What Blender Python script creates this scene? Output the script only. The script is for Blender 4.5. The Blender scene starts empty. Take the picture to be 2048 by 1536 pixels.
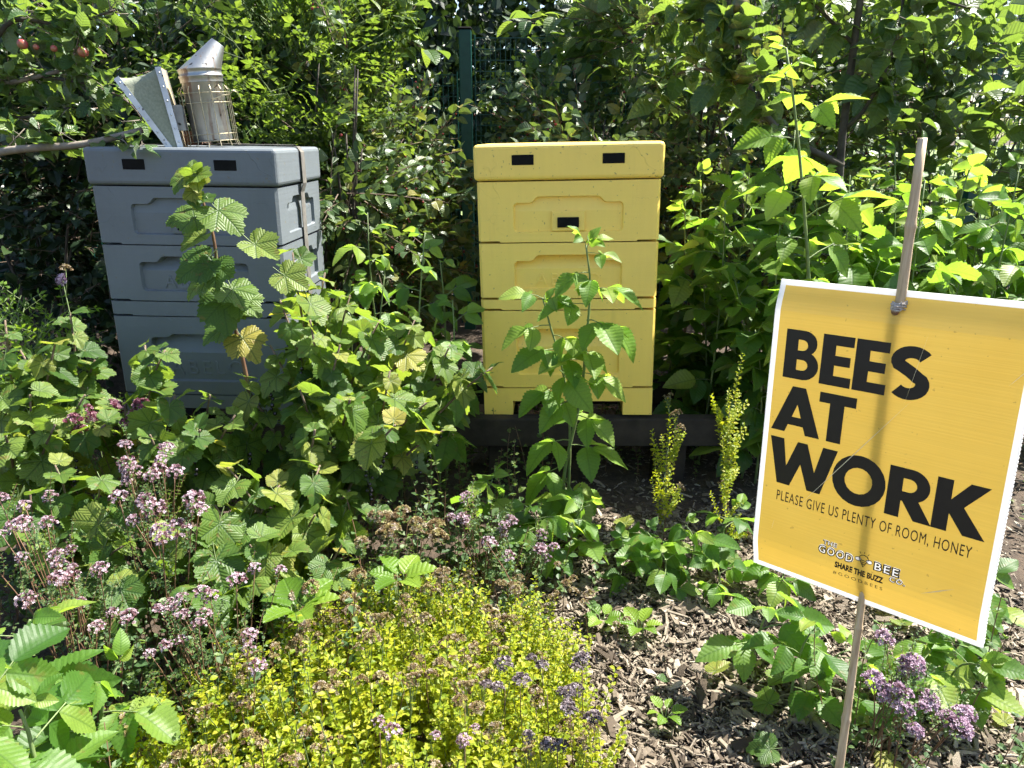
import bpy, bmesh, math, random
import numpy as np
from mathutils import Vector, Matrix, Euler

scene = bpy.context.scene
RAD = math.radians
# ------------------------------------------------------------------ camera
PITCH = RAD(18.5); FOC = 1480.0; CAMZ = 1.0
cam_d = bpy.data.cameras.new('camera'); cam = bpy.data.objects.new('camera', cam_d)
scene.collection.objects.link(cam); scene.camera = cam
cam_d.sensor_width = 36; cam_d.lens = FOC / 2048 * 36
cam_d.clip_start = 0.02; cam_d.clip_end = 2000
cam.location = (0, 0, CAMZ); cam.rotation_euler = (math.pi / 2 - PITCH, 0, 0)
# ------------------------------------------------------------------ light
SUN_AZ, SUN_EL = RAD(63), RAD(57)            # azimuth measured from +y towards +x
SUN = Vector((math.sin(SUN_AZ) * math.cos(SUN_EL), math.cos(SUN_AZ) * math.cos(SUN_EL), math.sin(SUN_EL)))
world = bpy.data.worlds.new('World'); scene.world = world; world.use_nodes = True
wn = world.node_tree; wn.nodes.clear()
sky = wn.nodes.new('ShaderNodeTexSky'); sky.sky_type = 'NISHITA'; sky.sun_disc = False
sky.sun_elevation = SUN_EL; sky.sun_rotation = SUN_AZ; sky.air_density = 1.0; sky.dust_density = 1.2; sky.ozone_density = 1.0
bg = wn.nodes.new('ShaderNodeBackground'); bg.inputs[1].default_value = 0.076
wo = wn.nodes.new('ShaderNodeOutputWorld')
wn.links.new(sky.outputs[0], bg.inputs[0]); wn.links.new(bg.outputs[0], wo.inputs[0])
sun_d = bpy.data.lights.new('sun', 'SUN'); sun_d.energy = 5.0; sun_d.angle = RAD(0.53); sun_d.color = (1, .955, .87)
sun = bpy.data.objects.new('sun', sun_d); scene.collection.objects.link(sun)
sun.rotation_euler = (-SUN).to_track_quat('-Z', 'Y').to_euler()
vs = scene.view_settings
vs.view_transform = 'Standard'; vs.look = 'None'; vs.gamma = 1; vs.use_curve_mapping = False; vs.exposure = 1.98
scene.render.engine = 'CYCLES'
cy = scene.cycles
cy.max_bounces = 6; cy.diffuse_bounces = 3; cy.glossy_bounces = 2; cy.transmission_bounces = 4; cy.use_adaptive_sampling = True; cy.adaptive_threshold = 0.03; cy.transparent_max_bounces = 4
cy.caustics_reflective = False; cy.caustics_refractive = False; cy.sample_clamp_indirect = 6.0
cy.use_denoising = True
# ------------------------------------------------------------------ helpers
COL = scene.collection
_F = Vector((0, math.cos(PITCH), -math.sin(PITCH))); _U = Vector((0, math.sin(PITCH), math.cos(PITCH))); _R = Vector((1, 0, 0))
def ray(px, py): return (px - 1024) / FOC * _R + (768 - py) / FOC * _U + _F
def at(px, py, y):
    r = ray(px, py); return Vector((0, 0, CAMZ)) + r * (y / r.y)
rng = random.Random(7)
def U(a, b): return rng.uniform(a, b)
def rv(s=1.0): return Vector((rng.gauss(0, s), rng.gauss(0, s), rng.gauss(0, s)))

class MB:
    """collects verts / faces / uvs / material indices"""
    def __init__(s): s.v = []; s.f = []; s.uv = []; s.m = []
    def face(s, idx, uvs=None, m=0):
        s.f.append(tuple(idx)); s.m.append(m); s.uv.extend(uvs if uvs else [(0.0, .5)] * len(idx))
    def add(s, o, M, m=None):
        b = len(s.v); s.v.extend([tuple(M @ Vector(p)) for p in o.v])
        for f in o.f: s.f.append(tuple(i + b for i in f))
        s.uv.extend(o.uv); s.m.extend(o.m if m is None else [m] * len(o.m))
    def tube(s, pts, r0, r1=None, n=6, m=0, cap=True):
        r1 = r0 if r1 is None else r1; pts = [Vector(p) for p in pts]; b = len(s.v); k = len(pts); X = None
        for i, p in enumerate(pts):
            t = (pts[min(i + 1, k - 1)] - pts[max(i - 1, 0)])
            t = t.normalized() if t.length > 1e-9 else Vector((0, 0, 1))
            if X is None: X = t.orthogonal().normalized()
            else:
                X = X - t * X.dot(t); X = X.normalized() if X.length > 1e-6 else t.orthogonal().normalized()
            Y = t.cross(X); r = r0 + (r1 - r0) * i / max(1, k - 1)
            for j in range(n):
                a = 2 * math.pi * j / n; s.v.append(tuple(p + (X * math.cos(a) + Y * math.sin(a)) * r))
        for i in range(k - 1):
            for j in range(n):
                s.face((b + i * n + j, b + i * n + (j + 1) % n, b + (i + 1) * n + (j + 1) % n, b + (i + 1) * n + j), None, m)
        if cap:
            s.face([b + j for j in reversed(range(n))], None, m); s.face([b + (k - 1) * n + j for j in range(n)], None, m)
    def box(s, lo, hi, m=0):
        b = len(s.v); (x0, y0, z0), (x1, y1, z1) = lo, hi
        s.v += [(x0, y0, z0), (x1, y0, z0), (x1, y1, z0), (x0, y1, z0), (x0, y0, z1), (x1, y0, z1), (x1, y1, z1), (x0, y1, z1)]
        for f in ((0, 3, 2, 1), (4, 5, 6, 7), (0, 1, 5, 4), (1, 2, 6, 5), (2, 3, 7, 6), (3, 0, 4, 7)): s.face([b + i for i in f], None, m)
    def ball(s, c, r, n=8, k=5, m=0, sz=1.0):
        b = len(s.v); c = Vector(c)
        s.v.append(tuple(c + Vector((0, 0, r * sz))))
        for i in range(1, k):
            a = math.pi * i / k
            for j in range(n):
                q = 2 * math.pi * j / n; s.v.append(tuple(c + Vector((math.sin(a) * math.cos(q) * r, math.sin(a) * math.sin(q) * r, math.cos(a) * r * sz))))
        s.v.append(tuple(c - Vector((0, 0, r * sz)))); e = len(s.v) - 1
        for j in range(n):
            s.face((b, b + 1 + j, b + 1 + (j + 1) % n), None, m)
            s.face((e, e - n + (j + 1) % n, e - n + j), None, m)
            for i in range(k - 2):
                s.face((b + 1 + i * n + j, b + 1 + (i + 1) * n + j, b + 1 + (i + 1) * n + (j + 1) % n, b + 1 + i * n + (j + 1) % n), None, m)
    def lathe(s, prof, n=24, m=0, M=Matrix()):
        b = len(s.v)
        for r, z in prof:
            for j in range(n):
                a = 2 * math.pi * j / n; s.v.append(tuple(M @ Vector((r * math.cos(a), r * math.sin(a), z))))
        for i in range(len(prof) - 1):
            for j in range(n):
                s.face((b + i * n + j, b + i * n + (j + 1) % n, b + (i + 1) * n + (j + 1) % n, b + (i + 1) * n + j), None, m)
    def mesh(s, name, mats, smooth=False):
        me = bpy.data.meshes.new(name); me.from_pydata(s.v, [], s.f)
        uvl = me.uv_layers.new(name='UVMap')
        uvl.data.foreach_set('uv', np.array(s.uv, dtype=np.float32).ravel())
        for mt in (mats if isinstance(mats, (list, tuple)) else [mats]): me.materials.append(mt)
        me.polygons.foreach_set('material_index', np.array(s.m, dtype=np.int32))
        if smooth: me.polygons.foreach_set('use_smooth', np.ones(len(s.f), dtype=bool))
        me.update(); return me
def link(name, me, parent=None, M=None):
    o = bpy.data.objects.new(name, me); COL.objects.link(o)
    if parent is not None: o.parent = parent
    if M is not None: o.matrix_basis = M
    return o
def tag(o, label, cat, group=None):
    o['label'] = label; o['category'] = cat
    if group: o['group'] = group
    return o
def kind(o, k): o['kind'] = k; return o
def empty(name, loc, rot=(0, 0, 0)):
    o = bpy.data.objects.new(name, None); o.location = loc; o.rotation_euler = rot; o.empty_display_size = .05
    COL.objects.link(o); return o
def frame(pos, along, hint, sc):
    Y = Vector(along).normalized(); X = Y.cross(Vector(hint))
    X = X.normalized() if X.length > 1e-5 else Y.orthogonal().normalized()
    Z = X.cross(Y)
    M = Matrix(((X.x, Y.x, Z.x), (X.y, Y.y, Z.y), (X.z, Y.z, Z.z))) * sc
    return Matrix.Translation(pos) @ M.to_4x4()
def bez(a, b, c, n=7):
    a, b, c = Vector(a), Vector(b), Vector(c); out = []
    for i in range(n):
        t = i / (n - 1); out.append(a * (1 - t) ** 2 + b * 2 * t * (1 - t) + c * t * t)
    return out
def poly_at(pts, t):
    """point and tangent at 0..1 along a polyline"""
    k = len(pts) - 1; x = min(max(t, 0), .9999) * k; i = int(x); f = x - i
    return pts[i].lerp(pts[i + 1], f), (pts[i + 1] - pts[i]).normalized()
def smooth_path(pts, n=4):
    pts = [Vector(p) for p in pts]; out = []
    P = [pts[0] * 2 - pts[1]] + pts + [pts[-1] * 2 - pts[-2]]
    for i in range(1, len(P) - 2):
        for j in range(n):
            t = j / n; a, b, c, d = P[i - 1], P[i], P[i + 1], P[i + 2]
            out.append(.5 * ((2 * b) + (c - a) * t + (2 * a - 5 * b + 4 * c - d) * t * t + (3 * b - a - 3 * c + d) * t ** 3))
    out.append(pts[-1]); return out

# ------------------------------------------------------------------ material helpers
class NT:
    def __init__(s, name):
        s.mat = bpy.data.materials.new(name); s.mat.use_nodes = True; s.t = s.mat.node_tree; s.t.nodes.clear()
        s.out = s.t.nodes.new('ShaderNodeOutputMaterial')
    def put(s, inp, v):
        if v is None: return
        if hasattr(v, 'is_linked') or isinstance(v, bpy.types.NodeSocket): s.t.links.new(v, inp)
        else:
            if isinstance(v, (tuple, list)) and len(v) == 3 and inp.type == 'RGBA': v = (*v, 1)
            inp.default_value = v
    def n(s, typ, outs=0, props=None, **kw):
        nd = s.t.nodes.new('ShaderNode' + typ)
        for k, v in (props or {}).items(): setattr(nd, k, v)
        for k, v in kw.items():
            key = int(k[1:]) if k[0] == '_' and k[1:].isdigit() else k.replace('_', ' ')
            s.put(nd.inputs[key], v)
        return nd.outputs[outs]
    def math(s, op, a, b=None, c=None, clamp=False):
        nd = s.t.nodes.new('ShaderNodeMath'); nd.operation = op; nd.use_clamp = clamp
        for i, v in enumerate((a, b, c)):
            if v is not None: s.put(nd.inputs[i], v)
        return nd.outputs[0]
    def mix(s, fac, a, b, mode='MIX'):
        nd = s.t.nodes.new('ShaderNodeMix'); nd.data_type = 'RGBA'; nd.blend_type = mode
        s.put(nd.inputs[0], fac); s.put(nd.inputs[6], a); s.put(nd.inputs[7], b); return nd.outputs[2]
    def ramp(s, fac, stops, interp='LINEAR'):
        nd = s.t.nodes.new('ShaderNodeValToRGB'); s.put(nd.inputs[0], fac); cr = nd.color_ramp; cr.interpolation = interp
        while len(cr.elements) < len(stops): cr.elements.new(1.0)
        for e, (p, c) in zip(cr.elements, stops): e.position = p; e.color = (*c, 1) if len(c) == 3 else c
        return nd.outputs[0]
    def noise(s, scale, detail=3, rough=.55, vec=None, dist=0.0):
        return s.n('TexNoise', 0, None, Scale=scale, Detail=detail, Roughness=rough, Vector=vec, Distortion=dist)
    def obj(s): return s.n('TexCoord', 3)
    def bump(s, h, strength=.3, dist=.01, normal=None):
        return s.n('Bump', 0, None, Strength=strength, Distance=dist, Height=h, Normal=normal)
    def bsdf(s, **kw): return s.n('BsdfPrincipled', 0, None, **kw)
    def done(s, sh): s.t.links.new(sh, s.out.inputs[0]); return s.mat

def rnd_socket(T):
    r = T.n('ObjectInfo', 5); i = T.n('NewGeometry', 8)
    return T.math('FRACT', T.math('ADD', T.math('MULTIPLY', r, 3.7), T.math('MULTIPLY', i, 7.31)))

def leaf_mat(name, stops, trans, vein='pinnate', vein_col=(.12, .2, .05), vein_amt=.5, rough=.42, tmix=.38, under=None,
             freq=9.0, slope=.75, bump=.35, bdist=.006, spec=.35, blotch=0.0):
    T = NT(name); rnd = rnd_socket(T)
    col = T.ramp(rnd, stops)
    uv = T.n('TexCoord', 2); sp = T.t.nodes.new('ShaderNodeSeparateXYZ'); T.put(sp.inputs[0], uv)
    u, v = T.math('ABSOLUTE', sp.outputs[0]), sp.outputs[1]
    nz = T.noise(38.0, 2, .6, T.obj()) if vein != 'none' else None
    h = nz
    if vein != 'none':
        if vein == 'pinnate':
            main = T.math('SUBTRACT', 1.0, T.math('MULTIPLY', u, 28.0), clamp=True)
            s_ = T.math('MULTIPLY', T.math('SUBTRACT', v, T.math('MULTIPLY', u, slope)), freq)
        else:
            a = T.math('ARCTAN2', u, v); ap = T.math('PINGPONG', a, .40)
            r = T.math('SQRT', T.math('ADD', T.math('MULTIPLY', u, u), T.math('MULTIPLY', v, v)))
            perp = T.math('MULTIPLY', r, T.math('SINE', ap)); al = T.math('MULTIPLY', r, T.math('COSINE', ap))
            main = T.math('SUBTRACT', 1.0, T.math('MULTIPLY', perp, 26.0), clamp=True)
            s_ = T.math('MULTIPLY', T.math('SUBTRACT', al, T.math('MULTIPLY', perp, slope)), freq)
        w = T.math('MULTIPLY', T.math('PINGPONG', s_, .5), 2.0)
        line = T.math('SUBTRACT', 1.0, T.math('MULTIPLY', w, 4.2), clamp=True)
        msk = T.math('MAXIMUM', main, T.math('MULTIPLY', line, .55))
        col = T.mix(T.math('MULTIPLY', msk, vein_amt), col, vein_col)
        round_ = T.math('POWER', w, .6)
        h = T.math('ADD', T.math('SUBTRACT', round_, main), T.math('MULTIPLY', nz, .5))
    nrm = None
    if vein != 'none':
        col = T.mix(.35, col, T.ramp(nz, [(0.3, (.55, .6, .5)), (.7, (1.35, 1.3, 1.3))]), 'MULTIPLY')
        nrm = T.bump(h, bump, bdist)
    if blotch:
        off = T.n('VectorMath', 0, {'operation': 'ADD'}, _0=T.obj(), _1=T.n('CombineXYZ', 0, None, X=T.math('MULTIPLY', rnd, 37.0), Y=T.math('MULTIPLY', rnd, 91.0)))
        bl = T.ramp(T.noise(3.6, 2, .6, off, .4), [(.62, (0, 0, 0)), (.68, (1, 1, 1))])
        col = T.mix(T.math('MULTIPLY', bl, blotch), col, (.17, .105, .035))
    colr = col
    if under is not None: colr = T.mix(T.n('NewGeometry', 6), col, under)
    tcol = T.mix(.55, T.mix(1.0, col, (3.0, 2.9, 1.6), 'MULTIPLY'), trans)
    sh = T.bsdf(Base_Color=colr, Roughness=rough, Normal=nrm, Specular_IOR_Level=spec)
    tr = T.n('BsdfTranslucent', 0, None, Color=tcol, Normal=nrm)
    return T.done(T.n('MixShader', 0, None, _0=tmix, _1=sh, _2=tr))

def plain(name, c0, c1, scale=20, rough=.7, bump=.2, bdist=.004, rnd=0.0, metal=0.0, spec=.4):
    T = NT(name); nz = T.noise(scale, 4, .6, T.obj())
    col = T.ramp(nz, [(.3, c0), (.7, c1)])
    if rnd:
        r = rnd_socket(T); col = T.mix(rnd, col, T.ramp(r, [(0, (.25, .25, .25)), (1, (1.8, 1.75, 1.7))]), 'MULTIPLY')
    return T.done(T.bsdf(Base_Color=col, Roughness=rough, Metallic=metal, Specular_IOR_Level=spec, Normal=T.bump(nz, bump, bdist)))
# ================================================================== SETTING
def ground_mat():
    T = NT('soil'); o = T.obj(); n1 = T.noise(9, 5, .65, o); n2 = T.noise(70, 4, .7, o)
    col = T.ramp(n1, [(.3, (.030, .021, .014)), (.7, (.085, .060, .040))])
    col = T.mix(.6, col, T.ramp(n2, [(.3, (.5, .5, .5)), (.75, (1.7, 1.6, 1.5))]), 'MULTIPLY')
    return T.done(T.bsdf(Base_Color=col, Roughness=.95, Normal=T.bump(n2, .7, .02)))
def build_ground():
    mb = MB()
    xs = [-400, -60, -15, -6] + list(np.linspace(-3, 3, 61)) + [6, 15, 60, 400]
    ys = [-60, -15, -4] + list(np.linspace(-1, 4.5, 56)) + [6, 9, 15, 40, 120, 800]
    r2 = np.random.RandomState(3); gx, gy = r2.rand(8) * 6.28, r2.rand(8) * 6.28
    def hz(x, y):
        if abs(x) > 3.2 or y < -1.2 or y > 4.6: return 0.0
        return sum(.006 * math.sin(x * (2 + i * 1.3) + gx[i]) * math.sin(y * (2.3 + i * 1.1) + gy[i]) for i in range(8)) * .7
    for y in ys:
        for x in xs: mb.v.append((x, y, hz(x, y)))
    w = len(xs)
    for j in range(len(ys) - 1):
        for i in range(w - 1): mb.face((j * w + i, j * w + i + 1, (j + 1) * w + i + 1, (j + 1) * w + i))
    return kind(link('ground', mb.mesh('ground', ground_mat(), True)), 'structure'), hz
ground, ground_z = build_ground()

# meadow beyond the fence: sunlit rough grass seen through the gaps
def meadow():
    T = NT('meadow_grass'); n1 = T.noise(3, 5, .7, T.obj())
    m = T.done(T.bsdf(Base_Color=T.ramp(n1, [(.3, (.05, .10, .02)), (.7, (.17, .22, .06))]), Roughness=.9, Normal=T.bump(n1, .8, .08)))
    mb = MB(); mb.v += [(-60, 5.6, .012), (60, 5.6, .012), (60, 90, .012), (-60, 90, .012)]; mb.face((0, 1, 2, 3))
    kind(link('meadow', mb.mesh('meadow', m)), 'structure')
meadow()

# wood chip mulch -----------------------------------------------------------
def chip_mat():
    T = NT('wood_chip'); rnd = rnd_socket(T); o = T.obj(); n1 = T.noise(160, 3, .6, o)
    col = T.ramp(rnd, [(0, (.034, .025, .017)), (.2, (.086, .066, .047)), (.45, (.155, .126, .093)), (.8, (.23, .193, .147)), (1, (.36, .315, .25))])
    col = T.mix(.5, col, T.ramp(n1, [(.3, (.55, .52, .5)), (.7, (1.3, 1.3, 1.3))]), 'MULTIPLY')
    return T.done(T.bsdf(Base_Color=col, Roughness=.85, Specular_IOR_Level=.25, Normal=T.bump(n1, .5, .003)))
M_CHIP = chip_mat()
def chip_shape(r, kk=3):
    """a torn splinter or flake: a bent, tapering, uneven slab"""
    mb = MB(); k = kk; fl = r.random() < .35; W = r.uniform(.24, .42) if fl else r.uniform(.07, .2); H = r.uniform(.03, .07) if fl else r.uniform(.035, .09)
    bend = r.uniform(-.10, .10); tw = r.uniform(-.4, .4)
    for i in range(k + 1):
        t = i / k - .5; w = W * (1 - abs(t) * r.uniform(.1, 1.2)) * r.uniform(.7, 1.15); c = r.uniform(-.06, .06); h = H * r.uniform(.6, 1.2); q = tw * t
        for a_, b_ in ((-1, -1), (1, -1), (r.uniform(.55, 1), 1), (-r.uniform(.55, 1), 1)):
            y, z = c + a_ * w, b_ * h; mb.v.append((t + r.uniform(-.05, .05), y * math.cos(q) - z * math.sin(q), y * math.sin(q) + z * math.cos(q) + bend * (1 - 4 * t * t)))
    for i in range(k):
        for j in range(4): mb.face((i * 4 + j, i * 4 + (j + 1) % 4, (i + 1) * 4 + (j + 1) % 4, (i + 1) * 4 + j))
    mb.face((3, 2, 1, 0)); mb.face((k * 4, k * 4 + 1, k * 4 + 2, k * 4 + 3))
    return mb
def build_chips():
    r = random.Random(11); shapes = [chip_shape(r) for _ in range(22)]; meshes = [s.mesh('wood_chip', M_CHIP) for s in shapes]; fine = [chip_shape(r, 1 + i % 2) for i in range(22)]
    def inside(x, y):     # the mulched path area
        if y < .35 or y > 3.0 or x > 2.0: return False
        edge = .02 + .10 * math.sin(y * 3.1) + (.02 if y < 1.35 else 0.0) + max(0, y - 1.55) * .35 - (0.12 if 1.3 < y < 1.6 else 0)
        return x > edge
    def pose(ln, zoff):
        while True:
            x, y = (r.uniform(-.2, 2.0), r.uniform(.35, 3.0)) if r.random() < .25 else (r.uniform(-.1, 1.15), r.uniform(.8, 1.85))
            if inside(x, y): break
        e = Euler((r.gauss(0, .3), r.gauss(0, .3), r.uniform(0, 6.28)))
        return Matrix.Translation((x, y, ground_z(x, y) + zoff)) @ e.to_matrix().to_4x4() @ Matrix.Scale(ln, 4)
    stuff = MB()
    for i in range(54000):
        ln = min(.046, .005 + r.expovariate(135)); stuff.add(fine[r.randrange(22)], pose(ln, r.uniform(.002, .020)))
    kind(link('wood_chip_mulch', stuff.mesh('wood_chip_mulch', M_CHIP), ground), 'stuff')
    for i in range(290):
        ln = .020 + r.expovariate(105); ln = min(ln, .065)
        link('wood_chip', meshes[r.randrange(22)], ground, pose(ln, r.uniform(.018, .026)))
build_chips()

# ================================================================== HIVES
def paint_mat(name, c, stain, dirt=.5):
    T = NT(name); o = T.obj()
    n1 = T.noise(6, 5, .65, o, .4); n2 = T.noise(260, 2, .5, o)
    mp = T.n('Mapping', 0, None, Vector=o, Scale=(60, 60, 4)); n3 = T.noise(1.0, 4, .6, mp)
    wv = T.n('Mapping', 0, None, Vector=o, Scale=(3, 3, 130)); n4 = T.noise(1.0, 2, .5, wv)
    col = T.mix(T.ramp(n1, [(.42, (0, 0, 0)), (.75, (dirt, dirt, dirt))]), c, stain)
    col = T.mix(.08, col, T.ramp(n3, [(.35, (.75, .74, .7)), (.6, (1.06, 1.06, 1.06))]), 'MULTIPLY')
    # hairline cracks and runs of brushed-on paint
    vor = T.n('TexVoronoi', 0, {'feature': 'DISTANCE_TO_EDGE'}, Vector=T.mix(.12, o, T.noise(9, 3, .5, o)), Scale=10.0)
    n5 = T.noise(3.2, 2, .5, o)
    crk = T.math('MULTIPLY', T.math('SUBTRACT', 1.0, T.math('MULTIPLY', vor, 70.0), clamp=True), T.ramp(n5, [(.56, (0, 0, 0)), (.64, (1, 1, 1))]))
    col = T.mix(T.math('MULTIPLY', crk, .22), col, (c[0] * .45, c[1] * .42, c[2] * .4))
    spk = T.ramp(T.noise(95, 2, .5, o), [(.69, (0, 0, 0)), (.73, (.55, .55, .55))]); col = T.mix(spk, col, (.16, .12, .06))
    run = T.math('MULTIPLY', T.ramp(T.noise(1.0, 3, .6, T.n('Mapping', 0, None, Vector=o, Scale=(26, 26, 2.2))), [(.60, (0, 0, 0)), (.74, (1, 1, 1))]), T.ramp(T.noise(4, 2, .5, o), [(.5, (0, 0, 0)), (.7, (.45, .45, .45))]))
    col = T.mix(run, col, (c[0] * .55, c[1] * .52, c[2] * .5)); scf = T.ramp(T.noise(30, 4, .7, o, 1.2), [(.68, (0, 0, 0)), (.72, (.4, .4, .4))]); col = T.mix(scf, col, (min(1, c[0] * 1.25), min(1, c[1] * 1.25), min(1, c[2] * 1.5)))
    h = T.math('ADD', T.math('ADD', T.math('MULTIPLY', n2, .5), T.math('MULTIPLY', n4, .8)), T.math('MULTIPLY', crk, 1.6))
    return T.done(T.bsdf(Base_Color=col, Roughness=.48, Specular_IOR_Level=.45, Normal=T.bump(h, .28, .002)))
M_GREY = paint_mat('grey_hive_paint', (.140, .160, .176), (.105, .118, .128), .55)
M_YEL = paint_mat('yellow_hive_paint', (.96, .675, .14), (.88, .615, .145), .5)
M_BLACK = plain('black_plastic', (.004, .004, .004), (.009, .009, .009), 60, .8, .1, .004, 0, 0, .15)
M_DARK = plain('hive_shade', (.008, .007, .006), (.014, .012, .010), 20, .9)  # near-black that paints the shade in the seams and entrance slot

def round_poly(pts, rad, seg=4):
    out = []; n = len(pts)
    for i in range(n):
        p, a, b = Vector(pts[i]), Vector(pts[i - 1]), Vector(pts[(i + 1) % n])
        u, w = (a - p), (b - p); r = min(rad, u.length * .45, w.length * .45)
        s0, s1 = p + u.normalized() * r, p + w.normalized() * r
        for k in range(seg + 1):
            t = k / seg; out.append(s0 * (1 - t) ** 2 + p * 2 * t * (1 - t) + s1 * t * t)
    return out
def recess_panel(bm, outer, rec, split, d0, d1, T):
    """flat panel (x,z outline) with a moulded hand-hold pressed into it; T maps (x, depth, z) to 3D"""
    zt = max(p.y for p in rec)
    lp = []
    for i, p in enumerate(rec):
        q = rec[(i + 1) % len(rec)]; lp.append(p)
        if (p.y - split) * (q.y - split) < 0:
            t = (split - p.y) / (q.y - p.y); lp.append(Vector((p.x + (q.x - p.x) * t, split)))
    def dep(z): return d0 if z <= split + 1e-6 else d0 + (z - split) / (zt - split) * (d1 - d0)
    vo = [bm.verts.new(T(p[0], 0, p[1])) for p in outer]; vr = [bm.verts.new(T(p.x, 0, p.y)) for p in lp]
    cx = sum(p.x for p in lp) / len(lp); cz = (max(p.y for p in lp) + min(p.y for p in lp)) / 2
    vi = []
    for p in lp:
        q = Vector((cx + (p.x - cx) * .975, cz + (p.y - cz) * .95 if abs(p.y - split) > 1e-6 else p.y)); vi.append(bm.verts.new(T(q.x, dep(p.y), q.y)))
    eo = [bm.edges.new((vo[i], vo[(i + 1) % len(vo)])) for i in range(len(vo))]
    er = [bm.edges.new((vr[i], vr[(i + 1) % len(vr)])) for i in range(len(vr))]
    bmesh.ops.triangle_fill(bm, use_beauty=True, edges=eo + er)
    n = len(lp)
    for i in range(n): bm.faces.new((vr[i], vr[(i + 1) % n], vi[(i + 1) % n], vi[i]))
    k = [i for i in range(n) if abs(lp[i].y - split) < 1e-6]
    a, b = k[0], k[1]
    s1 = [vi[i] for i in range(a, b + 1)]; s2 = [vi[i % n] for i in range(b, n + a + 1)]
    bm.faces.new(s1); bm.faces.new(s2)
def hat(hw, hw2, z0, z1, z2):
    return round_poly([(-hw, z0), (hw, z0), (hw, z1), (hw2 + .006, z1), (hw2 - .006, z2), (-hw2 + .006, z2), (-hw2 - .006, z1), (-hw, z1)], .013)
def ring_wall(bm, outer, y1, z0, z1, ch):
    pass
DEP = .385
def body_mesh(name, hw, z0, z1, recess, mat, side_recess=False):
    """hive box: chamfered corners, front hand-hold, tool notches at the lower front corners"""
    bm = bmesh.new(); ch = .007; h = z1 - z0; x = hw - ch
    nt = .0035
    outer = [(-x, nt), (-x + .05, nt), (-x + .052, 0), (x - .052, 0), (x - .05, nt), (x, nt), (x, h), (-x, h)]
    def Tf(px, d, pz): return (px, d, z0 + pz)
    if recess: recess_panel(bm, outer, recess[0], recess[1], recess[2], recess[3], Tf)
    else: bm.faces.new([bm.verts.new(Tf(p[0], 0, p[1])) for p in outer])
    yl, yr = ch, DEP - ch
    so = [(yl, nt), (yr, nt), (yr, h), (yl, h)]
    def Ts(py, d, pz): return (hw - d, py, z0 + pz)
    if side_recess and recess:
        rp = [Vector((DEP / 2 + p.x * .82, p.y)) for p in recess[0]]
        recess_panel(bm, so, rp, recess[1], recess[2], recess[3], Ts)
    else: bm.faces.new([bm.verts.new(Ts(p[0], 0, p[1])) for p in so])
    bm.faces.new([bm.verts.new((-hw, p[0], z0 + p[1])) for p in reversed(so)])
    bm.faces.new([bm.verts.new((p[0], DEP, z0 + p[1])) for p in ((x, nt), (-x, nt), (-x, h), (x, h))])
    for sx, sy in ((-1, 0), (1, 0), (-1, 1), (1, 1)):
        ya, yb = (0, ch) if sy == 0 else (DEP, DEP - ch)
        bm.faces.new([bm.verts.new(q) for q in ((sx * x, ya, z0 + nt), (sx * hw, yb, z0 + nt), (sx * hw, yb, z1), (sx * x, ya, z1))])
    for zz in (z0 + nt + .0005, z1):
        bm.faces.new([bm.verts.new((a, b, zz)) for a, b in ((-x, .001), (x, .001), (hw - .001, ch), (hw - .001, yr), (x, DEP - .001), (-x, DEP - .001), (-hw + .001, yr), (-hw + .001, ch))])
    bmesh.ops.remove_doubles(bm, verts=bm.verts, dist=1e-5)
    bmesh.ops.recalc_face_normals(bm, faces=bm.faces)
    me = bpy.data.meshes.new(name); bm.to_mesh(me); bm.free(); me.materials.append(mat); return me
def bevel_box(name, lo, hi, mat, w=.01, seg=3, smooth=True):
    bm = bmesh.new(); mb = MB(); mb.box(lo, hi)
    vs_ = [bm.verts.new(v) for v in mb.v]
    for f in mb.f: bm.faces.new([vs_[i] for i in f])
    bmesh.ops.bevel(bm, geom=bm.edges[:], offset=w, segments=seg, affect='EDGES', profile=.5)
    bmesh.ops.recalc_face_normals(bm, faces=bm.faces)
    me = bpy.data.meshes.new(name); bm.to_mesh(me); bm.free(); me.materials.append(mat)
    return me
def text_mesh(txt, size, extrude=.0, offset=.0, spacing=1.0, xs=1.0, align='LEFT', bevel=0.0, hollow=False):
    cu = bpy.data.curves.new('t', 'FONT'); cu.body = txt; cu.size = size; cu.extrude = extrude; cu.offset = offset
    cu.space_character = spacing; cu.align_x = align; cu.bevel_depth = bevel; cu.resolution_u = 4
    if hollow: cu.fill_mode = 'NONE'; cu.bevel_resolution = 0; cu.resolution_u = 2
    o = bpy.data.objects.new('t', cu); COL.objects.link(o)
    dg = bpy.context.evaluated_depsgraph_get(); me = bpy.data.meshes.new_from_object(o.evaluated_get(dg))
    bpy.data.objects.remove(o); bpy.data.curves.remove(cu)
    if xs != 1.0:
        for v in me.vertices: v.co.x *= xs
    me.materials.clear(); return me
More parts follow.
